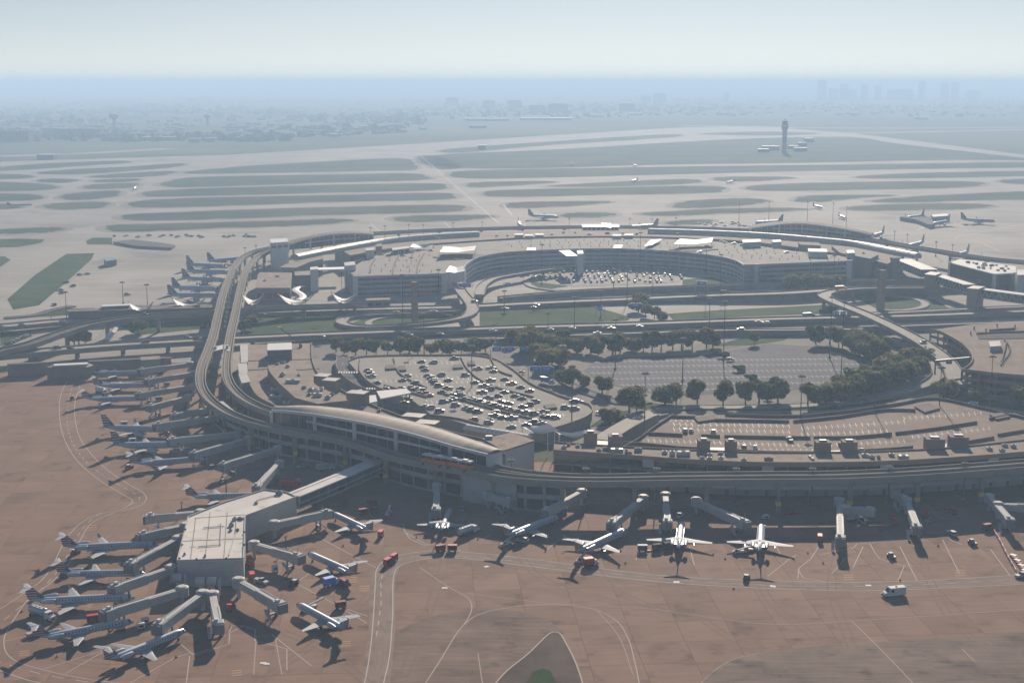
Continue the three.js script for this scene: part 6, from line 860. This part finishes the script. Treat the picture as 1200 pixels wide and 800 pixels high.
function gpu(label, x, y, m = M.white, w = 2.2, h = 1.7) { const g = thing('power_unit', label, 'ground unit', 'power units'); part(g, 'housing', chamfered(w, h, 1.5, .12), m, 0, .35, 0); part(g, 'panel', box(w * .6, h * .4, .06, 0, h * .7, .78), M.dark); wheels(g, [[-w * .3, .6], [-w * .3, -.6], [w * .3, .6], [w * .3, -.6]], cyl(.25, .25, .2, 8).rotateX(Math.PI / 2), .25); g.position.copy(P(x, y)); g.rotation.y = .4; }
gpu('white power unit ahead of the turned out slim jet, nearer the bridge', 170, 731); gpu('white power unit ahead of the turned out slim jet, nearer the slim jet nose', 165, 737); gpu('white container by the first underwing engine jet', 145, 499, M.white, 3.4, 2); gpu('white container by the second underwing engine jet', 155, 519, M.white, 3.4, 2); gpu('pale drum shaped unit near the slim jet with loader', 322, 671, M.white, 2, 2.4); gpu('dark steps cart behind the slim jet with loader', 344, 683, M.darkSteel, 2.6, 1.2); gpu('white tray under the nose of a slim jet', 140, 738, M.white, 2.4, .5); gpu('dark equipment pile by the pulled away jet nose', 248, 548, M.darkSteel, 2, 1); gpu('white box cart at the terminal behind the last jets', 897, 608, M.white, 2.4, 1.4); gpu('dark steps at the first jet wing near the lane', 84, 468, M.darkSteel, 2, 1.4);
gpu('grey unit under the second bridge by the train curve', 195, 452, M.darkSteel, 3, 1.6); gpu('dark unit beneath the bridge of the tank truck jet', 186, 469, M.darkSteel, 3.4, 1.6); gpu('dark unit under the first bridge at the pump house', 188, 439, M.darkSteel, 3, 1.6); gpu('dark unit below the empty bridge cab', 170, 479, M.darkSteel, 4, 1); gpu('small blue unit at the jet behind the bridge', 660, 601, M.blueSign, 3, 1.8);
for (const [x, y, hx, hy] of [[570, 664, 574, 663], [521, 689, 525, 689], [793, 682, 799, 682], [906, 687, 912, 688], [1018, 686, 1022, 686], [312, 778, 316, 778], [308, 777, 310, 777]]) { const g = thing('hydrant_cover', 'pale square pit cover set in the apron', 'pit cover', 'pit covers in the apron'); part(g, 'lid', chamfered(1.5, .12, 1.2, .04), M.white); part(g, 'frame', box(1.8, .06, 1.5, 0, .03, 0), M.galvanised); aim(g, x, y, hx, hy); }
{ // red and white barriers
  const pts = along(px([[1166, 624], [1172, 634], [1180, 650], [1190, 668]]), 3.1);
  pts.forEach((p, i) => { const g = thing('barrier', 'red and white barrier segment in the line beside the idle bridge', 'barrier', 'barrier line'), q = pts[Math.min(i + 1, pts.length - 1)], r = pts[Math.max(0, i - 1)]; part(g, 'rail', box(2.8, .7, .3, 0, .5, 0), i % 2 ? M.white : M.red); part(g, 'foot', box(.4, .15, .9, -.9, .08, 0), M.dark); part(g, 'foot', box(.4, .15, .9, .9, .08, 0), M.dark); g.position.copy(p); g.rotation.y = Math.atan2(-(q.z - r.z), q.x - r.x); });
  const d = along(px([[1188, 652], [1196, 662], [1206, 676]]), 2.6); d.forEach((p, i) => { const g = thing('dolly', 'low dark dolly in the row beyond the barriers', 'dolly', 'dollies beyond the barriers'); part(g, 'bed', box(2.2, .2, 1.6, 0, .6, 0), i % 2 ? M.redDark : M.darkSteel); wheels(g, [[-.7, .6], [-.7, -.6], [.7, .6], [.7, -.6]], cyl(.25, .25, .2, 8).rotateX(Math.PI / 2), .25); g.position.copy(p); g.rotation.y = -.9; });
}
// remote stand structures on the far aprons
block('remote_hangar', 'low hangar with white roof strip at the remote stand', 'hangar', [[1092, 251.5], [1110, 250], [1112, 252.5], [1094, 254]], 7, 0, M.wallConc, M.white); block('remote_shed', 'long low shed across the remote stand apron', 'shed', [[1055, 254], [1075, 250.5], [1090, 254], [1096, 262], [1090, 263.5], [1074, 257]], 4, 0, M.wallConc, M.asphalt); block('remote_shed', 'low grey fire station on the left far apron', 'shed', [[132, 283], [155, 280.5], [190, 284.5], [205, 287], [200, 290], [160, 288]], 2, 0, M.wallConc, M.asphalt); block('remote_shed', 'small blue roofed shed beside the big grass wedge', 'shed', [[121, 303], [133, 301.5], [136, 304], [124, 306]], 5, 0, M.wallConc, M.glassBlue);
for (let k = 0; k < 26; k++) { const x = rr(131, 300), y = 277 - (x - 131) * .008 + rr(-1.2, 2); car(pick(['suv', 'pickup']), pick([0, 1, 2, 3]), P(x, y).setY(-.44), rr(-1, 1), 'among ramp vehicles behind the left far apron', 'ramp vehicles on the far left', false); }
for (let k = 0; k < 22; k++) { const x = rr(818, 890), y = 262 + rr(-2, 3); car(pick(['suv', 'pickup']), pick([0, 1, 2]), P(x, y).setY(-.44), rr(-1, 1), 'among ramp vehicles behind the right arm', 'ramp vehicles on the far right', false); }
// ---------------------------------------------------------------- trees
function crownGeo(sd, R, H, n) { // leaf clumps on several lobes, uneven and open
  let k = sd; const r = () => { k = (k * 16807) % 2147483647; return k / 2147483647; }, pos = [], lobes = []; for (let i = 0; i < 9; i++) { const a = r() * 6.28, d = Math.sqrt(r()) * R * .62; lobes.push([Math.cos(a) * d, H * (.3 + r() * .5), Math.sin(a) * d, R * (.32 + r() * .26)]); }
  for (let i = 0; i < n; i++) { const [lx, ly, lz, lr] = lobes[Math.floor(r() * 9)], u = r() * 2 - 1, a = r() * 6.28, s = Math.sqrt(1 - u * u), q = lr * (.5 + .68 * Math.sqrt(r())), c = V(lx + q * s * Math.cos(a), ly + q * u * .82, lz + q * s * Math.sin(a)), e = V(r() - .5, r() - .5, r() - .5).normalize(), f = V(r() - .5, r() - .5, r() - .5).cross(e).normalize(), w = .3 + r() * .62; const A = c.clone().addScaledVector(e, w), B = c.clone().addScaledVector(f, w * .8), C = c.clone().addScaledVector(e, -w), D = c.clone().addScaledVector(f, -w * .8); for (const p of [A, B, C, A, C, D]) pos.push(p.x, p.y, p.z); }
  const g = new THREE.BufferGeometry(); g.setAttribute('position', new THREE.Float32BufferAttribute(pos, 3)); g.computeVertexNormals(); return g;
}
const crowns = [crownGeo(101, 4.6, 10.5, 1500), crownGeo(2207, 5, 9.8, 1600), crownGeo(777, 4.3, 11, 1400), crownGeo(9091, 5.2, 9.4, 1500), crownGeo(4127, 4.8, 10.4, 1300)], leaves = [M.leafA, M.leafB, M.leafC];
const trunkGeo = [0, 1, 2].map((i) => merged([cyl(.2, .38, 3.6, 7), cyl(.08, .17, 3.4, 5).rotateZ(.55).translate(-.05, 3.4, .1), cyl(.08, .16, 3.6, 5).rotateZ(-.5).translate(.05, 3.2, -.1), cyl(.07, .15, 3.2, 5).rotateX(.6).translate(0, 3.5, 0), cyl(.07, .14, 3.2, 5).rotateX(-.55).translate(0, 3.3, 0)]));
function tree(x, y, h, label, group, w = 1) { const i = Math.floor(rnd() * 3), g = thing('tree', label, 'tree', group), s = h / 10.4; part(g, 'trunk', trunkGeo[i], M.bark); part(g, 'crown', crowns[Math.floor(rnd() * 5)], leaves[Math.floor(rnd() * 3)]); g.position.copy(P(x, y)).setY(-.35); g.scale.set(s * w * rr(.92, 1.1), s, s * w * rr(.92, 1.1)); g.rotation.y = rnd() * 6.28; }
const T = (l, group, list, h, w) => list.forEach(([x, y, hh]) => tree(x + rr(-3, 3), y + rr(-1.3, 1.1), (hh || h) * rr(.74, 1.16), l, group, (w || 1) * rr(.95, 1.35)));
T('round crowned tree in the front row between open car park and terrace', 'front row trees', [[780, 473], [793, 472], [815, 471], [847, 475], [873, 474], [888, 472], [902, 471], [914, 470], [909, 474]], 11.5);
T('small tree on the grass strip beside the curved road', 'strip trees', [[661, 449], [672, 452], [686, 454], [706, 461]], 9.5); T('lone tree at the corner above the ramp wall', 'ramp corner trees', [[718, 494, 10.5], [737, 482, 12], [746, 480, 11.5]], 11);
T('dark tree in the belt behind the open car park', 'belt trees', [[662, 412], [676, 413], [690, 413.5], [703, 414], [716, 413.5], [728, 412.5], [741, 411.5], [754, 411], [766, 410], [778, 410], [790, 409.5], [802, 409], [814, 408], [827, 407], [838, 405]], 11); T('lone tree on the pointed lawn by the car park exit', 'lawn point tree', [[884, 404]], 9);
T('dark tree in the belt behind the crowded car park', 'station belt trees', [[392, 413], [404, 415], [416, 414.5], [428, 415], [441, 414.5], [453, 414], [466, 414.5], [478, 414], [491, 414], [503, 414.5], [516, 414], [528, 414], [541, 414], [553, 413.5], [566, 413]], 10.5); T('shaggy tree in the clump behind the blue gantry signs', 'gantry clump trees', [[612, 410], [624, 406], [637, 410], [650, 412], [631, 419], [645, 425], [654, 428], [621, 414], [658, 403], [600, 403], [640, 432]], 12);
T('large tree in the grove at the upper car park corner', 'upper grove trees', [[957, 404], [970, 403], [986, 407], [998, 411], [1008, 415], [1018, 420], [1028, 426], [1038, 423], [1004, 405], [1016, 411]], 13); T('dense tree in the grove bending round the lower car park corner', 'lower grove trees', [[949, 474], [960, 473], [972, 471], [984, 470], [996, 468], [1008, 465], [1020, 461], [1032, 457], [1044, 452], [1055, 448], [1066, 444], [1074, 438], [990, 460], [1005, 454], [1020, 449], [1036, 444], [1050, 438], [1063, 433], [1076, 429]], 12);
T('flat crowned lone tree on the small lawn by the garage road', 'garage lawn tree', [[1108, 470]], 11, 1.15); T('broad tree before the tan garage front', 'garage front trees', [[1147, 470], [1195, 474]], 10, 1.2); T('pale green tree in the row before the right end of the far garage', 'far row trees', [[925, 338], [935, 338.5], [945, 338], [955, 338], [965, 338], [975, 337.5], [985, 337.5]], 11, 1.25); T('green tree in the clump beside the blue roadside sign', 'sign clump trees', [[747, 364], [757, 370], [768, 373], [776, 375], [750, 356]], 10, 1.2); T('bushy tree below the dark ramp at the staff row', 'ramp trees', [[84, 404], [93, 402.5], [102, 401], [160, 390], [285, 388], [292, 386]], 9, 1.2);
for (const [x, y] of [[867, 434], [881, 445], [840, 414], [849, 418]]) { const g = thing('shrub', 'dark shrub on an island in the open car park', 'shrub', 'shrubs in the open car park'); part(g, 'foliage', crowns[1], M.leafC).scale.set(.85, .42, .85); part(g, 'stem', cyl(.1, .15, 1.2, 5), M.bark); g.position.copy(P(x, y)).setY(-.9); }
// ---------------------------------------------------------------- lighting masts
const mastHead = merged([new THREE.TorusGeometry(1.4, .28, 5, 12).rotateX(Math.PI / 2), box(2.8, .2, .2), box(.2, .2, 2.8), ...[0, 1, 2, 3, 4, 5].map((k) => box(.8, .45, .6, 1.5 * Math.cos(k * 1.047), -.3, 1.5 * Math.sin(k * 1.047), -k * 1.047))]), mastBase = cyl(.8, .9, 1, 8), poleCache = new Map();
function mast(x, yt, yb, label, group, h0 = 0, head = 1) { const b = P(x, yb, h0), h = (EYE - h0) * (yb - yt) / (yb - HORIZON), key = Math.round(h), g = thing('light_mast', label, 'light mast', group); if (!poleCache.has(key)) poleCache.set(key, cyl(.14, .34, key, 8)); part(g, 'pole', poleCache.get(key), M.darkSteel); part(g, 'lamp_head', mastHead, M.head, 0, key, 0).scale.setScalar(head); part(g, 'footing', mastBase, M.wallConc, 0, -.4, 0); g.position.copy(b); }
const Ms = (l, group, list, h0 = 0, head = 1) => list.forEach(([x, a, b]) => mast(x, a, b, l, group, h0, head));
Ms('tall dark light mast rising from the terrace car park', 'terrace masts', [[755, 434, 516], [937.5, 437, 511], [1024, 434, 504], [1100, 427, 496], [1160, 416, 481]]); Ms('tall dark light mast at the edge of the crowded car park', 'station car park masts', [[670, 426, 506], [553, 404, 464], [497, 367, 415]]);
Ms('tall dark light mast in the open asphalt car park', 'open car park masts', [[721, 372, 432], [800, 395, 446], [848, 352, 421], [972.5, 345, 419], [986, 350, 439]]); Ms('dark light mast along the parkway lawns', 'parkway masts', [[673, 346, 394], [642, 365, 399], [831, 348, 392], [401, 317, 364], [472, 320, 379], [514, 315, 356], [358, 350, 369], [591, 340, 368], [704, 340, 372]]);
Ms('dark light mast at the left far apron', 'left apron masts', [[144, 329, 355], [173, 332, 369], [78, 341, 377]]); Ms('dark light mast inside the far garage ring', 'garage ring masts', [[735, 311, 354], [750, 272, 314], [827, 287, 346], [844, 297, 344], [949, 301, 339], [977, 299, 332], [635, 285, 333], [719, 314, 345], [765, 322, 344], [482, 301, 331]]);
Ms('small looking light mast along the apron behind the far terminal', 'far apron masts', [[434, 266, 281], [451, 264, 280], [479, 262, 278], [496, 262, 278], [531, 261, 276], [565, 260, 275], [667, 256, 273], [738, 256, 273], [764, 256, 272], [792, 255, 273], [866, 235, 264], [901, 236, 262], [946, 237, 263], [976, 237, 264], [992, 242, 267], [1048, 270, 288], [1063, 274, 292], [1097, 282, 300], [1116, 286, 303], [287, 290, 300], [300, 287, 297]], 0, .8);
Ms('double headed apron light between guideway and terminal wing', 'terminal apron lights', [[686, 546, 592], [769, 547, 592], [862, 546, 592], [951, 545, 592], [1041, 544, 590], [1129, 540, 585], [599, 537, 575]], 0, .8); Ms('slim apron light near the satellite concourse', 'concourse lights', [[345, 540, 568], [350, 560, 584], [335, 626, 644], [265, 560, 578], [213, 588, 606], [60, 372, 380]], 0, .35);
// ---------------------------------------------------------------- signs
function gantry(label, x, y, list, h0, h) { // blue direction panels on a steel frame
  const g = thing('overhead_sign', label, 'road sign', 'blue overhead signs'), a = P(list[0][0] - 2, y, h0), b = P(list[list.length - 1][1] + 2, y, h0), L = a.distanceTo(b);
  for (const q of [a, b]) part(g, 'post', cyl(.2, .25, h, 6), M.galvanised, q.x, h0, q.z); part(g, 'beam', box(L, .35, .35), M.galvanised, (a.x + b.x) / 2, h0 + h - .4, (a.z + b.z) / 2, Math.atan2(-(b.z - a.z), b.x - a.x));
  for (const [x0, x1] of list) { const p = P((x0 + x1) / 2, y, h0), w = (x1 - x0) * p.distanceTo(camera.position) / FOCAL; const q = part(g, 'sign_panel', chamfered(w, 3, .25, .06), M.blueSign, p.x, h0 + h - 2.6, p.z + .35); part(q, 'panel_border', box(w * .9, .08, .05, 0, 2.75, .16), M.white); part(q, 'text_bar', box(w * .7, .3, .05, 0, 1.9, .16), M.white); part(q, 'text_bar', box(w * .5, .3, .05, 0, 1.2, .16), M.white); }
  return rebase(g);
}
gantry('blue three panel sign before the tree clump at the crowded car park', 600, 420, [[577, 587], [592, 602], [609, 618]], 0, 7); gantry('blue long panel sign on a post over the curved road', 634, 446, [[621, 633], [634, 647]], 0, 8); gantry('blue sign on the far garage ramp entrance', 538, 337, [[538, 552]], 9, 3); gantry('small blue roadside sign by the green tree clump', 745, 362, [[739, 751]], 3, 4); gantry('blue sign beside the lower parkway lawn', 703, 371, [[700, 706]], 4, 7); gantry('dark framed sign over the upper parkway by the oval car park', 822, 340, [[817, 827]], 5, 7); gantry('small blue sign beside the lower grove lawn', 1140, 478, [[1137, 1144]], 1, 3); gantry('blue sign at the flyover foot by the lower parkway', 986, 371, [[978, 983], [985, 991]], 6, 3.5); gantry('blue sign near the oval car park rim', 594, 336, [[592, 598]], 6, 3);
{ const g = thing('toll_gantry', 'dark steel gantry spanning the flyover end at the tan garage', 'gantry'), a = P(1096, 438, 6.5), b = P(1136, 434, 6.5); for (const q of [a, b]) part(g, 'post', box(.7, 8, .7, 0, 4, 0), M.darkSteel, q.x, 6, q.z); const L = a.distanceTo(b); part(g, 'beam', box(L, 1.2, 1), M.darkSteel, (a.x + b.x) / 2, 13.6, (a.z + b.z) / 2, Math.atan2(-(b.z - a.z), b.x - a.x)); part(g, 'signal_box', box(3, 1.8, .8), M.dark, a.x + L * .3, 13.2, a.z + 1); rebase(g); }
{ const g = thing('boom_arm', 'long dark boom arm jutting over the parkway wall beside the plant room', 'boom'), a = P(352, 403, 15), b = P(327, 383.5, 22), d = b.clone().sub(a), m = part(g, 'boom', BOX, M.darkSteel, (a.x + b.x) / 2, (a.y + b.y) / 2, (a.z + b.z) / 2); m.scale.set(.5, d.length(), .5); m.quaternion.setFromUnitVectors(V(0, 1, 0), d.clone().normalize()); part(g, 'lamp_head', box(1.6, .8, 1.2), M.galvanised, b.x, b.y, b.z); part(g, 'mount', box(1.6, 16, 1.6, 0, -8, 0), M.darkConc, a.x, a.y, a.z); rebase(g); }
{ const g = thing('escalator_cover', 'white slanting escalator cover in the underpass below the dark ramp', 'cover'), c = along(px([[124, 399, 1], [130, 391, 3], [135, 384.5, 5]]), 3); for (let i = 0; i + 1 < c.length; i++) part(g, 'roof_panel', sweep([c[i], c[i].clone().lerp(c[i + 1], .95)], [[-2, .2], [0, 1.2], [2, .2], [2, 0], [-2, 0]]), M.membrane); for (let i = 0; i < c.length; i += 2) part(g, 'post', box(.25, c[i].y + .4, .25, 0, 0, 0), M.white, c[i].x, c[i].y / 2 - .2, c[i].z); rebase(g); }
for (let k = 0; k < 16; k++) { const y = 300 + k * 5.6, x = 277 - (y - 300) * .17 + (y < 320 ? (320 - y) * .8 : 0); const g = thing('trackside_cabinet', 'small grey cabinet between the two train tracks', 'cabinet', 'trackside cabinets'), p = P(x, y, GH); part(g, 'housing', chamfered(1, 1.4, .8, .06), M.galvanised); part(g, 'plinth', box(1.3, .2, 1.1, 0, -.05, 0), M.wallConc); g.position.set(p.x, GH, p.z); }
{ // cones at wing tips and stand corners
  const spots = [[206, 770], [135, 762], [85, 760], [66, 770], [25, 717], [100, 718], [45, 668], [118, 690], [70, 630], [130, 660], [402, 640], [372, 700], [345, 690], [410, 735], [400, 690], [488, 630], [560, 632], [585, 640], [650, 640], [676, 668], [733, 660], [758, 650], [836, 650], [850, 655], [930, 655], [860, 690], [965, 660], [1055, 680], [1100, 640], [947, 648], [110, 478], [150, 470], [95, 448], [165, 535], [120, 510]];
  for (const [x, y] of spots) { const g = thing('safety_cone', 'small orange cone standing on the apron near a parked jet', 'cone', 'orange cones on the apron'); part(g, 'cone', cyl(.06, .3, .85, 8), M.orange); part(g, 'foot', box(.75, .08, .75, 0, .05, 0), M.rubber); g.position.copy(P(x, y)); }
}
renderer.render(scene, camera);
